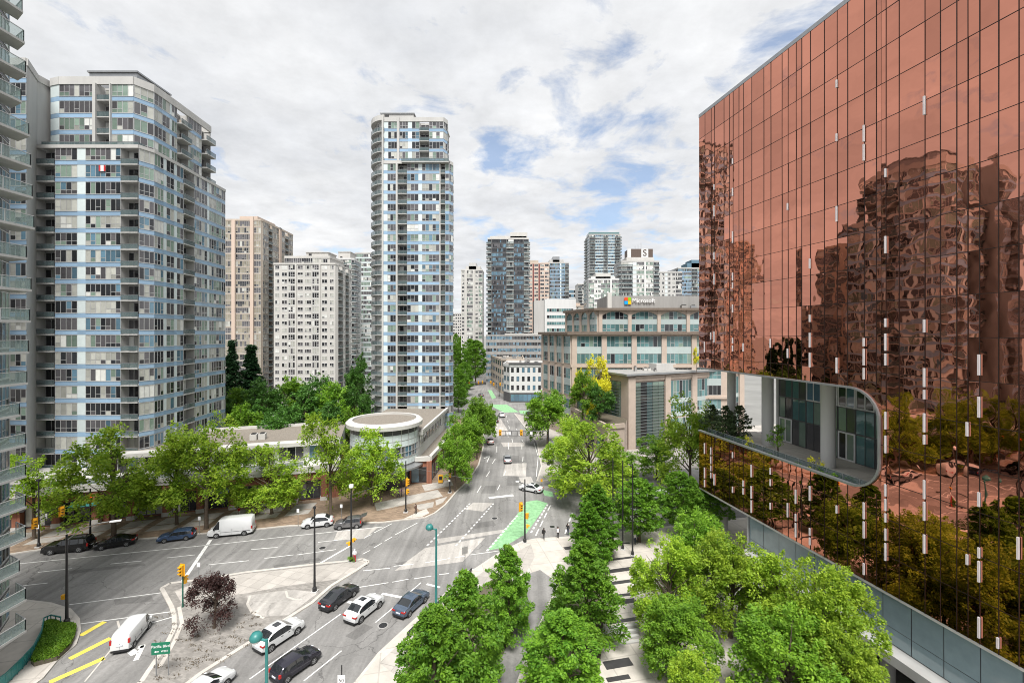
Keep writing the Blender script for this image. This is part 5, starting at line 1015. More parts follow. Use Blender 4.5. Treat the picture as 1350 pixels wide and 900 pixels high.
def car(kind, label, col, loc, hd, cat='car', group=None, sunroof=False, name='parked_car', gate=False, taxi=False, z=.02, open_gate=False):
    """loc: ground centre; hd: heading of the nose (radians, 0 = +X)"""
    Ln, Wd, wb, rw, belt, prof, rg, wsn, sg, pil = SH[kind]; van = kind in ('van', 'bigvan')
    root = thing(name, label, cat, (*loc, z), hd, group)
    ts = sorted(set([round(i/34, 4) for i in range(35)]+[p[0] for p in prof]+(list(rg) if rg else [])+list(wsn)+list(sg)+[p+.012 for p in pil]+[p-.012 for p in pil]))
    ts = [t for i, t in enumerate(ts) if i == 0 or t-ts[i-1] > .004]
    rings = []
    for t in ts:
        zt = interp(prof, t); e = abs(2*t-1); w = Wd/2*(1-.10*max(0, (e-.55)/.45)**2-.05*e**10); b = min(belt*(1.03-.06*t), zt-.02); zl = .2+.12*max(0, (e-.82)/.18)**1.5
        gh = max(0, zt-b); tum = .9 if van else .85
        wt = w*(1-(1-tum)*min(1, gh/.42)) if gh > .05 else w*.95
        cr = .05 if gh > .1 else .035
        rings.append([(0, zl), (w*.86, zl), (w*.985, zl+.14), (w*1.0, zl+(b-zl)*.55), (w*.975, b), (wt*1.0, max(b+.004, zt-.075*min(1, gh/.3)-.005)), (wt*.88, zt), (wt*.45, zt+cr*.7), (0, zt+cr)])
    m = len(rings[0]); full = []
    for t, r in zip(ts, rings):
        x = (t-.5)*Ln; full.append([(x, y, z_) for y, z_ in r]+[(x, -y, z_) for y, z_ in r[-2:0:-1]])
    k = len(full[0]); V = [p for r in full for p in r]; groups = {}
    def put(nm, f): groups.setdefault(nm, []).append(f)
    for i in range(len(ts)-1):
        t = (ts[i]+ts[i+1])/2; hgt = interp(prof, t)-belt
        for j in range(k):
            f = (i*k+j, i*k+(j+1) % k, (i+1)*k+(j+1) % k, (i+1)*k+j)[::-1]; jj = j if j < m-1 else k-1-j
            nm = 'body'
            if jj == 4 and sg[0] < t < sg[1] and hgt > .12: nm = 'pillar' if any(abs(t-p) < .0125 for p in pil) else 'side_window'+('L' if j < m-1 else 'R')
            elif jj in (5, 6, 7) and rg and rg[0] < t < rg[1] and jj > 5: nm = 'rear_window'
            elif jj in (6, 7) and wsn[0] < t < wsn[1]: nm = 'windshield'
            elif jj == 7 and sunroof and .36 < t < .5: nm = 'sunroof'
            elif jj in (0, 1): nm = 'sill'
            put(nm, f)
    put('body', tuple(range(k))); put('body', tuple(range((len(ts)-1)*k, len(ts)*k))[::-1])
    def bm(nm, fs, mm):
        used = sorted({v for f in fs for v in f}); mp = {v: i for i, v in enumerate(used)}
        me = bpy.data.meshes.new(nm); me.from_pydata([V[v] for v in used], [], [tuple(mp[v] for v in f) for f in fs]); me.materials.append(M[mm])
        me.polygons.foreach_set('use_smooth', [True]*len(fs)); me.update(); o = bpy.data.objects.new(nm, me); COL.objects.link(o); o.parent = root; return o
    for nm, fs in groups.items(): 
        bm({'side_windowL': 'side_window', 'side_windowR': 'side_window'}.get(nm, nm), fs, col if nm == 'body' else ('metal_dk' if nm in ('sill', 'pillar') else 'car_glass'))
    def add(nm, mb, smooth=False, parent=None): return mb.build(nm, parent or root, (0, 0, 0), smooth)
    rear = -wb/2+(.06 if not van else .05)*0; 
    for x in (-wb/2-.02*Ln, wb/2-.02*Ln):
        for s in (-1, 1):
            y = s*(Wd/2)
            a = MB(); a.tube([(x, y-s*.26, rw), (x, y+s*.012, rw)], rw*1.16, 'black', 18); add('wheel_arch', a)
            wv = add('wheel', MB().tube([(x, y-s*.2, rw), (x, y-s*.0, rw), (x, y+s*.022, rw)], [rw, rw, rw*.9], 'tyre', 18))
            r_ = MB(); r_.tube([(x, y+s*.023, rw), (x, y+s*.035, rw)], rw*.66, 'rim', 14)
            for q in range(5):
                an = q*2*PI/5+.3; r_.hexa([(x+math.cos(an+d)*rr, y+s*.036, rw+math.sin(an+d)*rr) for d, rr in ((.2, rw*.2), (.2, rw*.6), (.75, rw*.6), (.75, rw*.25))], [(x+math.cos(an+d)*rr, y+s*.040, rw+math.sin(an+d)*rr) for d, rr in ((.2, rw*.2), (.2, rw*.6), (.75, rw*.6), (.75, rw*.25))], 'black')
            add('rim', r_, False, wv)
    zr = .78 if not van else 1.0; hz = belt*.78
    for s in (-1, 1):
        tl = MB(); w2 = Wd/2*.88
        if kind in ('hatch', 'box', 'bigsuv', 'estate', 'van', 'bigvan'): tl.box(-Ln/2+.015, -Ln/2+.2, min(s*(w2-.1), s*(w2+.05)), max(s*(w2-.1), s*(w2+.05)), zr, zr+(.3 if kind in ('hatch', 'estate') else .4), 'tail')
        else: tl.box(-Ln/2-.0, -Ln/2+.3, min(s*(w2-.42), s*(w2+.06)), max(s*(w2-.42), s*(w2+.06)), belt*.83, belt*.83+.13, 'tail')
        add('tail_light', tl)
        hl = MB(); hl.hexa([(Ln/2-.34, s*(w2+.035), hz-.08), (Ln/2-.09, s*(w2-.1), hz-.1), (Ln/2-.03, s*(w2-.4), hz-.1), (Ln/2-.3, s*(w2-.4), hz-.08)][::s], [(Ln/2-.38, s*(w2+.02), hz+.07), (Ln/2-.14, s*(w2-.12), hz+.05), (Ln/2-.08, s*(w2-.4), hz+.05), (Ln/2-.3, s*(w2-.4), hz+.07)][::s], 'lamp'); add('headlight', hl)
        xm = (wsn[1]-.5)*Ln-.25; mm = MB(); mm.box(xm-.1, xm+.1, min(s*(Wd/2-.1), s*(Wd/2+.17)), max(s*(Wd/2-.1), s*(Wd/2+.17)), belt+.0, belt+.17, col if kind != 'bigvan' else 'black'); add('mirror', mm)
        hd_ = MB()
        for t in ((.42, .58) if not van else (.72, .45)): xh = (t-.5)*Ln; hd_.box(xh-.1, xh+.1, min(s*Wd/2*.97, s*(Wd/2+.012)), max(s*Wd/2*.97, s*(Wd/2+.012)), belt*.86, belt*.86+.035, 'black'); 
        add('door_handle', hd_)
    p = MB(); p.box(-Ln/2-.025, -Ln/2+.06, -.26, .26, .62 if not van else .8, .75 if not van else .93, 'plate'); add('licence_plate', p)
    bp = MB(); bp.box(-Ln/2-.03, -Ln/2+.3, -Wd*.40, Wd*.40, .26, .44, 'metal_dk'); bp.box(Ln/2-.3, Ln/2+.02, -Wd*.38, Wd*.38, .26, .42, 'metal_dk'); add('bumper', bp)
    gr = MB(); gr.box(Ln/2-.2, Ln/2+.012, -Wd*.2, Wd*.2, .46, hz-.1, 'black'); add('grille', gr)
    if kind in ('bigvan', 'van'):                        # pressed side lines, cargo door seams
        q = MB()
        for s in (-1, 1):
            y0, y1 = sorted((s*Wd/2*.985, s*(Wd/2+.008)))
            for t in (.2, .46, .7): x = (t-.5)*Ln; q.box(x-.008, x+.008, y0, y1, .35, belt, 'frame_dk')
            q.box(-Ln*.46, Ln*.2, y0, y1, belt*.62, belt*.62+.05, 'frame_dk')
        q.box(-Ln/2-.008, -Ln/2+.1, -.008, .008, .45, belt, 'frame_dk'); add('door_seam', q)
    if open_gate:
        q = MB(); q.hexa([(-Ln/2+.15, -.75, 1.58), (-Ln/2+.15, .75, 1.58), (-Ln/2-.75, .68, 1.86), (-Ln/2-.75, -.68, 1.86)], [(-Ln/2+.15, -.75, 1.66), (-Ln/2+.15, .75, 1.66), (-Ln/2-.78, .68, 1.93), (-Ln/2-.78, -.68, 1.93)], col); add('tailgate', q)
    return root
def wheels(rp, fp, wb, Wd, far=-1):
    """centre and heading from the ground contact points of the two wheels on the side nearer to us (right side of the car when far=-1)"""
    a, b = Vector(G(*rp)), Vector(G(*fp)); d = (b-a).normalized(); n = Vector((-d.y, d.x))*(-far)
    return tuple((a+b)/2+n*Wd/2), math.atan2(d.y, d.x)
gw = 'cars waiting in the foreground lanes'; gp_ = 'vehicles parked along the far kerb'
def place(kind, label, col, rp, fp, far=-1, **kw):
    c, h = wheels(rp, fp, 0, SH[kind][1], far); return car(kind, label, col, c, h, **kw)
place('sedan', 'dark grey sedan waiting beside the tip of the traffic island', 'p_gunm', (443.4, 803.5), (467.5, 785.9), group=gw, name='car')
place('suv', 'white fastback sport utility car with glass sunroof between the two waiting sedans', 'p_white', (476.7, 821.2), (502, 800.4), group=gw, sunroof=True, name='car', cat='suv')
place('sedan', 'blue grey sedan waiting in the rightmost lane by the teal lamp post', 'p_blue', (541, 812.5), (561.5, 793.8), group=gw, name='car')
place('suv', 'white crossover with sunroof driving behind the dark grey sedan, beside the island kerb', 'p_white', (360.3, 857.9), (392.4, 836.5), group=gw, sunroof=True, name='car', cat='suv')
place('hatch', 'dark plum hatchback with tall red tail lights at the bottom of the road', 'p_plum', (381.5, 898.9), (414.2, 875.6), group=gw, name='car')
place('sedan', 'white car cut off by the bottom edge behind the green street sign', 'p_white', (262, 935), (297, 907), group=gw, name='car')
place('van', 'white cargo van turning beside the yellow hatched marking', 'p_white', (178.6, 851.5), (197.6, 827.5), name='cargo_van', cat='van')
place('bigsuv', 'large black sport utility vehicle parked behind the mast arm signals', 'p_black', (101, 728.5), (66, 731.8), 1, group=gp_, cat='suv')
place('sedan', 'black saloon parked under the big bright maple', 'p_black', (163, 720.8), (134.5, 725.4), 1, group=gp_)
place('estate', 'dark blue estate car parked ahead of the long white panel van', 'p_navy', (243.2, 712.6), (216.4, 716), 1, group=gp_)
place('bigvan', 'long white high roof panel van parked in the street', 'p_white', (321.2, 706), (283.1, 709.7), 1, group=gp_, cat='van', name='panel_van')
place('suv', 'white electric crossover parked in front of the grey box shaped car', 'p_white', (430.1, 694.9), (404.6, 697.6), 1, group=gp_)
place('box', 'grey box shaped hatchback with its tailgate raised', 'p_grey', (469.8, 696.9), (446.1, 698.9), 1, group=gp_, open_gate=True)
gs = 'cars driving on the street beyond the crossing'
for k, lb, c, px, py, hd in (('sedan', 'silver sedan driving in the middle of the street beyond the crossing', 'p_silver', 669, 608, 93), ('suv', 'champagne coloured car in the left lane of the street', 'p_pink', 646.5, 584, 95), ('sedan', 'dark car ahead of the champagne car, half behind the trees', 'p_gunm', 653, 556, 100), ('suv', 'white car farthest up the street before the green paint', 'p_white', 661, 549, 103),
        ('sedan', 'white hatchback sedan turning across the green bike lane', 'p_white', 700, 647, 150), ('hatch', 'dark car parked under the tree by the white corner building', 'p_black', 698, 547, 112), ('sedan', 'grey car at the far signals in the street', 'p_grey', 634, 522, 108)):
    car(k, lb, c, G(px, py), math.radians(hd), group=gs, name='car', sunroof=(k == 'sedan' and 'turning' in lb))
def bus(label, loc, hd):
    T = thing('bus', label, 'bus', (*loc, .02), hd); b = MB(); ln, wd = 12., 2.55
    pr = [(-wd/2, .35), (wd/2, .35), (wd/2, 2.75), (wd/2-.18, 3.05), (-wd/2+.18, 3.05), (-wd/2, 2.75)]
    b.hexa([(-ln/2, y, z) for y, z in pr], [(ln/2, y, z) for y, z in pr], 'p_silver'); b.build('body', T)
    for s in (-1, 1):
        for k in range(7): q = MB(); x = -ln/2+.5+k*1.6; y0, y1 = sorted((s*wd/2, s*(wd/2+.015))); q.box(x, x+1.45, y0, y1, 1.3, 2.6, 'car_glass'); q.build('side_window', T)
        for x in (-3.6, 3.4): MB().tube([(x, s*(wd/2-.25), .48), (x, s*(wd/2+.02), .48)], .48, 'tyre', 16).build('wheel', T)
    q = MB(); q.box(ln/2, ln/2+.015, -1.1, 1.1, 1.1, 2.6, 'car_glass'); q.build('windshield', T); q = MB(); q.box(-ln/2-.015, -ln/2, -1., 1., 1.3, 2.5, 'car_glass'); q.build('rear_window', T)
    for x, a in ((-3.5, 2.2), (0, 1.6), (3, 2.0)): q = MB(); q.box(x, x+a, -.8, .8, 3.05, 3.3, 'p_white'); q.build('roof_unit', T)
bus('grey bus with pale roof units, half hidden behind the trees of the side street', G(868, 672), math.radians(14))
# ------------------------------------------------------------------ street furniture
def pole(name, label, cat, loc, h, r, m, base=True, group=None, z=.13):
    T = thing(name, label, cat, (*loc, z), 0, group); b = MB(); b.tube([(0, 0, 0), (0, 0, h*.25), (0, 0, h)], [r*1.25, r, r*.75], m, 10); b.build('pole', T, smooth=False)
    if base: q = MB(); q.cbox((0, 0, .06), (r*6, r*6, .12), 'conc'); q.lathe((0, 0, 0), [(r*2.2, .12), (r*2, .5), (r*1.3, .62)], m, 10); q.build('base', T)
    return T
def head(parent, at, face, lit=None, ped=False, k=3):
    """a signal head facing the direction face (radians)"""
    b = MB((at[0], at[1], face)); hh = .36*k+.08
    b.box(-.13, .13, -.19, .19, at[2]-hh/2, at[2]+hh/2, 'yel_sig')
    if k == 3: b.box(-.15, -.135, -.31, .31, at[2]-hh/2-.12, at[2]+hh/2+.12, 'yel_sig')
    o = b.build('signal_head', parent)
    for i in range(k):
        z = at[2]+hh/2-.22-.36*i; q = MB((at[0], at[1], face)); q.tube([(.13, 0, z), (.15, 0, z)], .14, 'red_lens' if lit == i else 'lens', 12); q.build('lens', o)
        v = MB((at[0], at[1], face)); v.lathe((0, 0, 0), [(.001, 0)], 'black', 3) if False else None
        v.hexa([(.13, -.16, z+.05), (.36, -.15, z+.05), (.36, .15, z+.05), (.13, .16, z+.05)], [(.13, -.16, z+.16), (.36, -.13, z+.16), (.36, .13, z+.16), (.13, .16, z+.16)], 'yel_sig'); v.build('visor', o)
    return o
def bars(T, p, q, m='metal_dk', r=.05, gap=.55, k=5):
    b = MB(); b.tube([p, q], r, m, 6); b.tube([(p[0], p[1], p[2]-gap), (q[0], q[1], q[2]-gap)], r, m, 6)
    for i in range(k+1): t = i/k; a = [p[j]+(q[j]-p[j])*t for j in range(3)]; b.tube([a, (a[0], a[1], a[2]-gap)], r*.7, m, 5)
    b.build('mast_arm', T)
def rel(T, x, y, z): return (x-T.location.x, y-T.location.y, z-T.location.z)
toward = -PI/2
T = pole('signal_mast', 'black signal mast with a truss arm of yellow heads reaching over the left street', 'traffic light', G(119, 712), 7.6, .12, 'metal_dk')
px_, py_ = G(119, 712); e = (-61.9, 57.2); bars(T, (0, 0, 7.0), rel(T, e[0], e[1], 6.9))
for t, l in ((.98, None), (.55, None), (.03, 0)): head(T, rel(T, px_+(e[0]-px_)*t+.25, py_+(e[1]-py_)*t, 6.3), math.radians(-30), l)
q = MB(); c = rel(T, px_+(e[0]-px_)*.78, py_+(e[1]-py_)*.78, 6.55); q.cbox(c, (.06, .6, .6), 'sign_white', math.radians(60)); q.build('lane_sign', T)
T = pole('street_lamp', 'black street lamp post standing left of the large black vehicle', 'street lamp', G(51, 722), 9.5, .11, 'metal_dk'); q = MB(); q.cbox((.0, -.15, 3.0), (.45, .05, .6), 'sign_white'); q.build('sign_plate', T); MB().lathe((0, 0, 9.4), [(.12, 0), (.28, .1), (.25, .35), (.05, .45)], 'metal_dk', 12).build('lamp_head', T)
T = pole('street_lamp', 'black street lamp with a long curved arm at the lower left corner', 'street lamp', G(88, 824), 9.5, .13, 'metal_dk')
b = MB(); b.tube([(0, 0, 8.9), (1.0, .6, 9.8), (2.3, 1.1, 10.2), (3.3, 1.5, 10.25)], [.06, .05, .045, .04], 'metal_gr', 6); b.build('lamp_arm', T); b = MB(); b.cbox((3.7, 1.65, 10.22), (1.0, .3, .12), 'sign_white', .4); b.build('lamp_head', T); head(T, (-.32, 0, 2.9), math.radians(100), None, k=1)
T = pole('traffic_light', 'short green signal post with yellow heads on the island beside the plum tree', 'traffic light', G(241, 801), 4.4, .08, 'green_m', False); head(T, (0, -.22, 4.2), math.radians(-100)); head(T, (.0, .3, 2.9), math.radians(80), k=2)
T = pole('lamp_post', 'plain black lamp post on the tip side of the traffic island', 'street lamp', G(414.7, 781), 9.9, .12, 'metal_dk'); MB().lathe((0, 0, 9.85), [(.1, 0), (.16, .05), (.16, .3), (.02, .36)], 'metal_dk', 10).build('cap', T)
T = pole('lamp_post', 'black lamp post at the tip of the island with a yellow pedestrian signal', 'street lamp', G(463, 741), 10, .12, 'metal_dk'); MB().lathe((0, 0, 9.9), [(.14, 0), (.3, .1), (.3, .45), (.05, .55)], 'sign_white', 12).build('lamp_head', T); head(T, (.35, 0, 2.9), math.radians(-10), k=1); head(T, (-.2, -.2, 2.5), math.radians(190), k=1)
o = tree('shrub', G(463, 742), 'little green plant at the foot of the island tip lamp post', .55, .7, 'shrub', 'plant', None, .13)
T = pole('lamp_post', 'black post with yellow signals on the pavement by the glass drum', 'traffic light', G(535, 676), 8.8, .12, 'metal_dk'); head(T, (.3, -.1, 5.2), math.radians(-20)); head(T, (.3, -.1, 3.6), math.radians(-20), k=2)
T = pole('lamp_post', 'black post with a small yellow signal at the brick corner', 'traffic light', G(593, 650), 9.6, .12, 'metal_dk'); head(T, (.05, -.25, 3.4), toward, k=2); q = MB(); q.cbox((-.1, -.2, 2.4), (.4, .06, .4), 'sign_white'); q.build('sign_plate', T)
def teal_lamp(label, px, D):
    x, y = XY(px, D); T = pole('street_lamp', label, 'street lamp', (x, y), 8.9, .13, 'teal'); b = MB(); b.tube([(0, 0, 8.8), (-.55, .0, 8.95)], .09, 'teal', 8); b.build('lamp_arm', T)
    b = MB(); b.lathe((-.75, 0, 9.0), [(.01, .42), (.28, .36), (.42, .15), (.44, -.02), (.4, -.12)], 'teal', 18); b.lathe((-.75, 0, 9.0), [(.38, -.12), (.25, -.3), (.01, -.36)], 'sign_white', 18); b.build('globe', T, smooth=True)
teal_lamp('teal lamp post with a globe head in front of the conical trees', 575, 49.7); teal_lamp('teal lamp post with a globe head at the bottom of the road', 351.5, 31.8)
gpn = 'slim dark poles on the plaza'
for i, (px, py, lb) in enumerate(((808, 719, 'left'), (821, 725, 'middle'), (834, 733, 'right'))): T = pole('plaza_pole', lb+' one of the three slim tall dark poles on the plaza', 'light pole', G(px, py), 12.6, .1, 'metal_dk', True, gpn)
T = pole('signal_mast', 'black signal post at the crossing corner beside the green bike lane', 'traffic light', G(692, 716), 9.3, .12, 'metal_dk'); head(T, (-.55, 0, 5.2), math.radians(-60)); head(T, (.3, 0, 3.9), math.radians(60), k=2); b = MB(); b.tube([(0, 0, 8.6), (-.9, -.1, 8.95)], .05, 'metal_dk', 6); b.cbox((-1.1, -.1, 9.0), (.5, .25, .12), 'sign_white'); b.build('lamp_arm', T); head(T, (.35, -.2, 2.5), math.radians(-10), k=1)
T = pole('signal_mast', 'black signal gantry reaching over the street with two yellow heads', 'traffic light', G(723, 614), 8.4, .16, 'metal_dk'); bars(T, (0, 0, 8.0), (-11.4, 0, 8.0), gap=1.1, r=.07, k=8)
for x in (-6.3, -11.2): head(T, (x, -.25, 7.6), toward)
for x, w in ((-9, .5), (-4, .6)): q = MB(); q.cbox((x, -.1, 7.5), (w, .05, .6), 'sign_white'); q.build('lane_sign', T)
q = MB(); q.cbox((.1, .8, 1.5), (.1, .1, 3), 'metal_dk'); q.build('stay', T)
gf = 'far signals at the second crossing'
for px, D, arm, lb in ((668, 205, -6, 'far signal mast at the second crossing, in front of the white corner building'), (658, 214, -8, 'far signal mast behind the second crossing on the right'), (606, 212, 9, 'far signal mast on the left pavement at the second crossing')):
    T = pole('signal_mast', lb, 'traffic light', XY(px, D), 7.5, .16, 'metal_dk', False, gf); bars(T, (0, 0, 7.2), (arm, 0, 7.2), gap=.5, r=.08, k=3)
    for t in (.5, 1.): head(T, (arm*t, -.3, 6.9), toward)
T = thing('street_sign', 'green two post direction sign with white lettering on the traffic island', 'road sign', (*G(212, 893), .13)); y = T.location.y
sw = MB((0, 0, math.radians(8))); sw.box(-.76, .76, -.03, .03, 2.0, 3.05, 'sign_green'); sw.build('sign_plate', T)
for x in (-.45, .55): MB((0, 0, math.radians(8))).box(x, x+.07, .04, .1, 0, 3.0, 'metal_gr').build('post', T)
ca8 = math.radians(8)
lettering('Pacific Blvd', .335, 'sign_white', T, (.04*math.sin(ca8), -.04, 2.72), (PI/2, 0, ca8), .006); lettering('WEST', .23, 'sign_white', T, (.33*math.cos(ca8), .33*math.sin(ca8)-.04, 2.27), (PI/2, 0, ca8), .006)
ar = MB((0, -.008, ca8)); ar.hexa([(-.52, -.036, 2.27), (-.38, -.036, 2.17), (-.38, -.036, 2.37)], [(-.52, -.032, 2.27), (-.38, -.032, 2.17), (-.38, -.032, 2.37)], 'sign_white'); ar.box(-.38, -.14, -.036, -.032, 2.23, 2.31, 'sign_white'); ar.build('arrow', T)
T = thing('speed_sign', 'small white speed limit sign on a post at the bottom edge of the road', 'road sign', (*XY(450.5, 36), .13)); MB().tube([(0, 0, 0), (0, 0, 3.9)], .05, 'metal_dk', 6).build('post', T); q = MB(); q.box(-.3, .3, -.09, -.06, 2.35, 3.15, 'sign_white'); q.build('sign_plate', T); lettering('50', .42, 'black', T, (0, -.095, 2.72), (PI/2, 0, 0), .004)
T = thing('road_sign', 'grey backed road sign on a post at the edge of the cycle lane', 'road sign', (*G(613, 758), .13)); MB().tube([(0, 0, 0), (0, 0, 3.6)], .05, 'metal_gr', 6).build('post', T); q = MB(); q.cbox((0, -.07, 3.1), (.75, .03, .9), 'conc_dk', .5); q.build('sign_plate', T)
gn = 'small white kerb signs'
for px, py, h, lb in ((263, 704, 2.6, 'white parking sign between the blue estate and the long white panel van'), (393, 694, 2.7, 'white parking sign left of the white electric crossover'), (450, 690, 3.0, 'white parking sign behind the grey box shaped car'), (262, 768, 2.4, 'thin sign post on the island edge by the painted stop line'), (714, 640, 1.2, 'low striped marker on the curved kerb end')):
    T = thing('kerb_sign', lb, 'road sign', (*G(px, py), .13), 0, gn); MB().tube([(0, 0, 0), (0, 0, h)], .035, 'metal_gr', 6).build('post', T); q = MB(); q.cbox((0, -.05, h-.25), (.4, .02, .55), 'sign_white' if h > 1.3 else 'yel_sig'); q.build('sign_plate', T)
# low black beam along the cycle lane
a, c = G(537, 842), G(622, 755); T = thing('guard_rail', 'low dark beam rail between the road edge and the cycle lane', 'railing', (*a, .13)); b = MB(); b.seg((0, 0), (c[0]-a[0], c[1]-a[1]), .16, .22, .3, 'metal_dk'); b.build('rail', T)
for t in (.02, .2, .4, .6, .8, .98): q = MB(); q.cbox(((c[0]-a[0])*t, (c[1]-a[1])*t, .16), (.12, .12, .32), 'metal_dk'); q.build('post', T)
# teal fence at the lower left
T = thing('fence', 'teal glass and bar fence around the corner bed at the lower left', 'fence', (*G(50, 850), .13)); pts = [G(80, 828), G(67, 825), G(58, 829), G(55, 846), G(45, 866), G(30, 883), G(8, 905), (-44, 29)]; b = MB()
for p, q in zip(pts, pts[1:]): b.seg(p, q, .1, .1, 1.15, 'teal'); b.seg(p, q, .06, .06, .25, 'teal')
b.build('rail', T, tuple(T.location)); b = MB()
for p, q in zip(pts[2:], pts[3:]): b.seg(p, q, .03, .85, .32, 'teal_glass')
M['teal_glass'] = clear_glass('teal fence glass', (.05, .30, .29), .65); b.build('glass', T, tuple(T.location))
for p, q in zip(pts, pts[1:]):
    n_ = max(2, int((Vector(q)-Vector(p)).length/.55))
    for i in range(n_): b = MB(); t = i/n_; b.cbox((p[0]+(q[0]-p[0])*t, p[1]+(q[1]-p[1])*t, .65), (.06, .06, 1.1), 'teal'); b.build('post', T, tuple(T.location))
T = thing('bike_rack', 'small grey hoop rack on the corner pavement at the lower left edge', 'bike rack', (*G(6, 846), .13))
for k in range(2): MB().tube([(k*.5, 0, 0), (k*.5, 0, .85), (k*.5+.12, .3, .95), (k*.5, .6, .85), (k*.5, .6, 0)], .04, 'metal_gr', 6).build('hoop', T)
T = thing('newspaper_box', 'yellow box on the pavement in front of the brick corner', 'newspaper box', (*G(581, 637), .13)); q = MB(); q.hexa([(-.45, -.35, .1), (.45, -.35, .1), (.45, .35, .1), (-.45, .35, .1)], [(-.45, -.1, 1.6), (.45, -.1, 1.6), (.45, .35, 1.6), (-.45, .35, 1.6)], 'yel_sig'); q.build('body', T); q = MB(); q.hexa([(-.32, -.30, .7), (.32, -.30, .7), (.32, -.25, .7), (-.32, -.25, .7)], [(-.32, -.17, 1.4), (.32, -.17, 1.4), (.32, -.12, 1.4), (-.32, -.12, 1.4)], 'black'); q.build('window', T)
T = thing('litter_bin', 'black litter bin beside the signal gantry post', 'bin', (*G(727, 612), .13)); MB().lathe((0, 0, 0), [(.4, 0), (.48, .9), (.5, 1.0), (.35, 1.25), (.01, 1.3)], 'metal_dk', 14).build('body', T); MB().lathe((0, 0, 0), [(.52, .95), (.54, 1.02)], 'metal_gr', 14).build('rim', T)
T = thing('bus_shelter', 'small glass bus shelter on the right pavement behind the signal gantry', 'bus shelter', (*G(727, 598), .13)); q = MB(); q.box(-.8, .8, -2, 2, 2.5, 2.65, 'metal_gr'); q.build('roof', T); q = MB(); q.box(.7, .74, -1.9, 1.9, .2, 2.4, 'rail_lt'); q.build('glass', T)
for x in (-.7, .7):
    for yy in (-1.8, 1.8): q = MB(); q.cbox((x, yy, 1.25), (.08, .08, 2.5), 'metal_dk'); q.build('post', T)
gm = 'manhole covers in the road'
for px, py, lb in ((652, 683, 'dark manhole cover left of the green bike lane'), (728, 694, 'manhole cover in the side street by the waiting people'), (425, 722, 'small manhole cover in the left street near the grey box car'), (505, 824, 'manhole cover between the lanes beside the blue grey sedan')):
    T = thing('manhole_cover', lb, 'manhole cover', (*G(px, py), .0175), 0, gm); MB().lathe((0, 0, 0), [(.001, .004), (.42, .004), (.44, 0)], 'metal_dk', 18).build('lid', T); MB().lathe((0, 0, 0), [(.44, .003), (.56, .003), (.57, 0)], 'conc_dk', 18).build('collar', T)
# overhead wires over the crossing
for p, q, lb in (((*G(535, 676), 7.6), (*G(463, 741), 9.0), 'thin overhead wire from the drum post to the island tip lamp'), ((*G(535, 676), 8.0), (*G(692, 716), 8.8), 'thin overhead wire across the crossing to the corner signal post')):
    a, c = Vector(p), Vector(q); mid = (a+c)/2-Vector((0, 0, .5)); o = MB().tube([a, mid, c], .014, 'metal_gr', 5).build('overhead_wire'); tag(o, lb, 'wire')
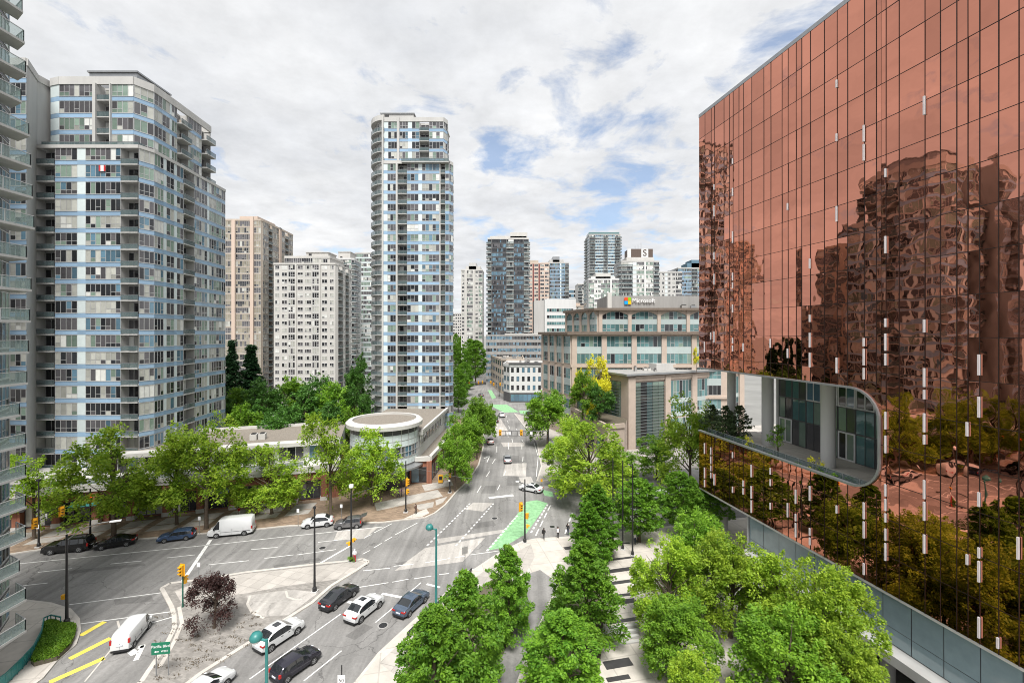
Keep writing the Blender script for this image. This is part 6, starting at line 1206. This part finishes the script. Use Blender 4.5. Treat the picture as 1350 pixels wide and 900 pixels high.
# ------------------------------------------------------------------ people
def person(label, loc, face, top, legs, pose='walk', hs=1.74, z=.13, bag=None, hair='hair'):
    """one continuous skinned body; colours by height, hair and bag as children"""
    s = hs/1.74; st = {'walk': .24, 'stand': .06}[pose]; V, E, Rd = [], [], []
    def v(x, y, zz, r, par=None):
        V.append((x*s, y*s, zz*s)); Rd.append(r*s)
        if par is not None: E.append((par, len(V)-1))
        return len(V)-1
    pel = v(0, 0, .95, .15); ab = v(0, 0, 1.12, .14, pel); ch = v(.01, 0, 1.32, .16, ab); nk = v(.01, 0, 1.49, .06, ch); hd = v(.03, 0, 1.60, .09, nk); tp = v(.02, 0, 1.70, .075, hd); v(.125, 0, 1.60, .022, hd)
    for sd_ in (-1, 1):
        f = st*sd_; h = v(0, .09*sd_, .88, .10, pel); kn = v(f*.6+.04, .10*sd_, .50, .065, h); an = v(f, .10*sd_, .09, .045, kn); v(f+.17, .11*sd_, .04, .04, an)
        sh = v(0, .19*sd_, 1.40, .062, ch); el = v(-f*.5-.04, .25*sd_, 1.12, .048, sh); wr = v(-f*.9+.1, .25*sd_, .90, .033, el); pm = v(-f*.9+.13, .25*sd_, .83, .034, wr)
        for q in range(4): k = v(-f*.9+.17-.022*q, .25*sd_, .765+.006*abs(q-1.5), .0095, pm); v(-f*.9+.165-.022*q, .238*sd_, .725+.008*abs(q-1.5), .0085, k)
        k = v(-f*.9+.18, .245*sd_, .83, .010, pm); v(-f*.9+.195, .24*sd_, .80, .009, k)
    me = bpy.data.meshes.new('body'); me.from_pydata(V, E, []); o = bpy.data.objects.new('body', me); COL.objects.link(o)
    md = o.modifiers.new('skin', 'SKIN'); sl = me.skin_vertices[0].data
    for i, r in enumerate(Rd): sl[i].radius = (r, r)
    sl[0].use_root = True; o.modifiers.new('sub', 'SUBSURF').levels = 1; o.modifiers['sub'].render_levels = 1
    m2 = bpy.data.meshes.new_from_object(o.evaluated_get(bpy.context.evaluated_depsgraph_get())); bpy.data.objects.remove(o); m2.name = 'body'
    m2.materials.clear(); [m2.materials.append(M[k]) for k in ('skin', top, legs, 'black')]
    for p in m2.polygons:
        c = p.center/s; arm = abs(c.y) > .18; p.material_index = 3 if c.z < .10 else (0 if c.z > 1.47 or (arm and c.z < .93) else (1 if c.z > .98 or arm else 2)); p.use_smooth = True
    T = thing('person', label, 'person', (*loc, z), face); b = bpy.data.objects.new('body', m2); COL.objects.link(b); b.parent = T
    h = MB(); h.lathe((.0, 0, 1.63*s), [(.105*s, -.06*s), (.112*s, .02*s), (.09*s, .09*s), (.01, .125*s)], hair, 12); h.build('hair', T, smooth=True)
    for sd_ in (-1, 1): q = MB(); q.cbox((.108*s, .035*s*sd_, 1.63*s), (.02, .03, .015), 'black'); q.build('eye', T)
    if bag: q = MB(); q.cbox((-.22*s, 0, 1.22*s), (.18, .32, .46), bag); q.build('backpack', T)
for k, c in (('c_red', (.45, .02, .03)), ('c_white', (.75, .75, .76)), ('c_purple', (.22, .12, .3)), ('c_dkblue', (.03, .04, .07)), ('c_grey', (.12, .12, .125)), ('c_brown', (.12, .07, .05))): M[k] = mat('cloth '+k[2:], c, .9)
person('person with red trousers and a white top standing at the island tip lamp post', G(467.5, 741.5), math.radians(100), 'c_white', 'c_red', 'stand', hair='c_white')
person('person in a purple top walking by the glass drum entrance', G(525.5, 656), math.radians(200), 'c_purple', 'c_dkblue'); person('person in pale purple walking beside the drum, right of another', G(529.5, 655), math.radians(200), 'c_purple', 'c_grey', 'stand')
person('person in dark brown clothes waiting at the kerb ramp opposite', G(548, 678), math.radians(-40), 'c_brown', 'black', 'stand')
person('person in a red jacket and white trousers on the left pavement behind the white van', G(315, 682), math.radians(160), 'c_red', 'c_white')
person('person in black walking with a dark bag at the plaza corner, leftmost of three', G(717, 712), math.radians(70), 'black', 'c_grey', bag='black'); person('person with a pale backpack, middle of the three at the plaza kerb', G(735.5, 710), math.radians(80), 'c_grey', 'black', 'stand', bag='c_white')
person('person in black standing on the right of the three at the plaza kerb', G(748.5, 706), math.radians(75), 'black', 'c_dkblue', 'stand', hs=1.82); person('person in a white shirt beside the right slim plaza pole', G(837, 718), math.radians(-120), 'c_white', 'c_dkblue', 'stand'); person('person in a dark jacket next to the white shirted one on the plaza', G(839.5, 717), math.radians(60), 'c_dkblue', 'black', 'stand')
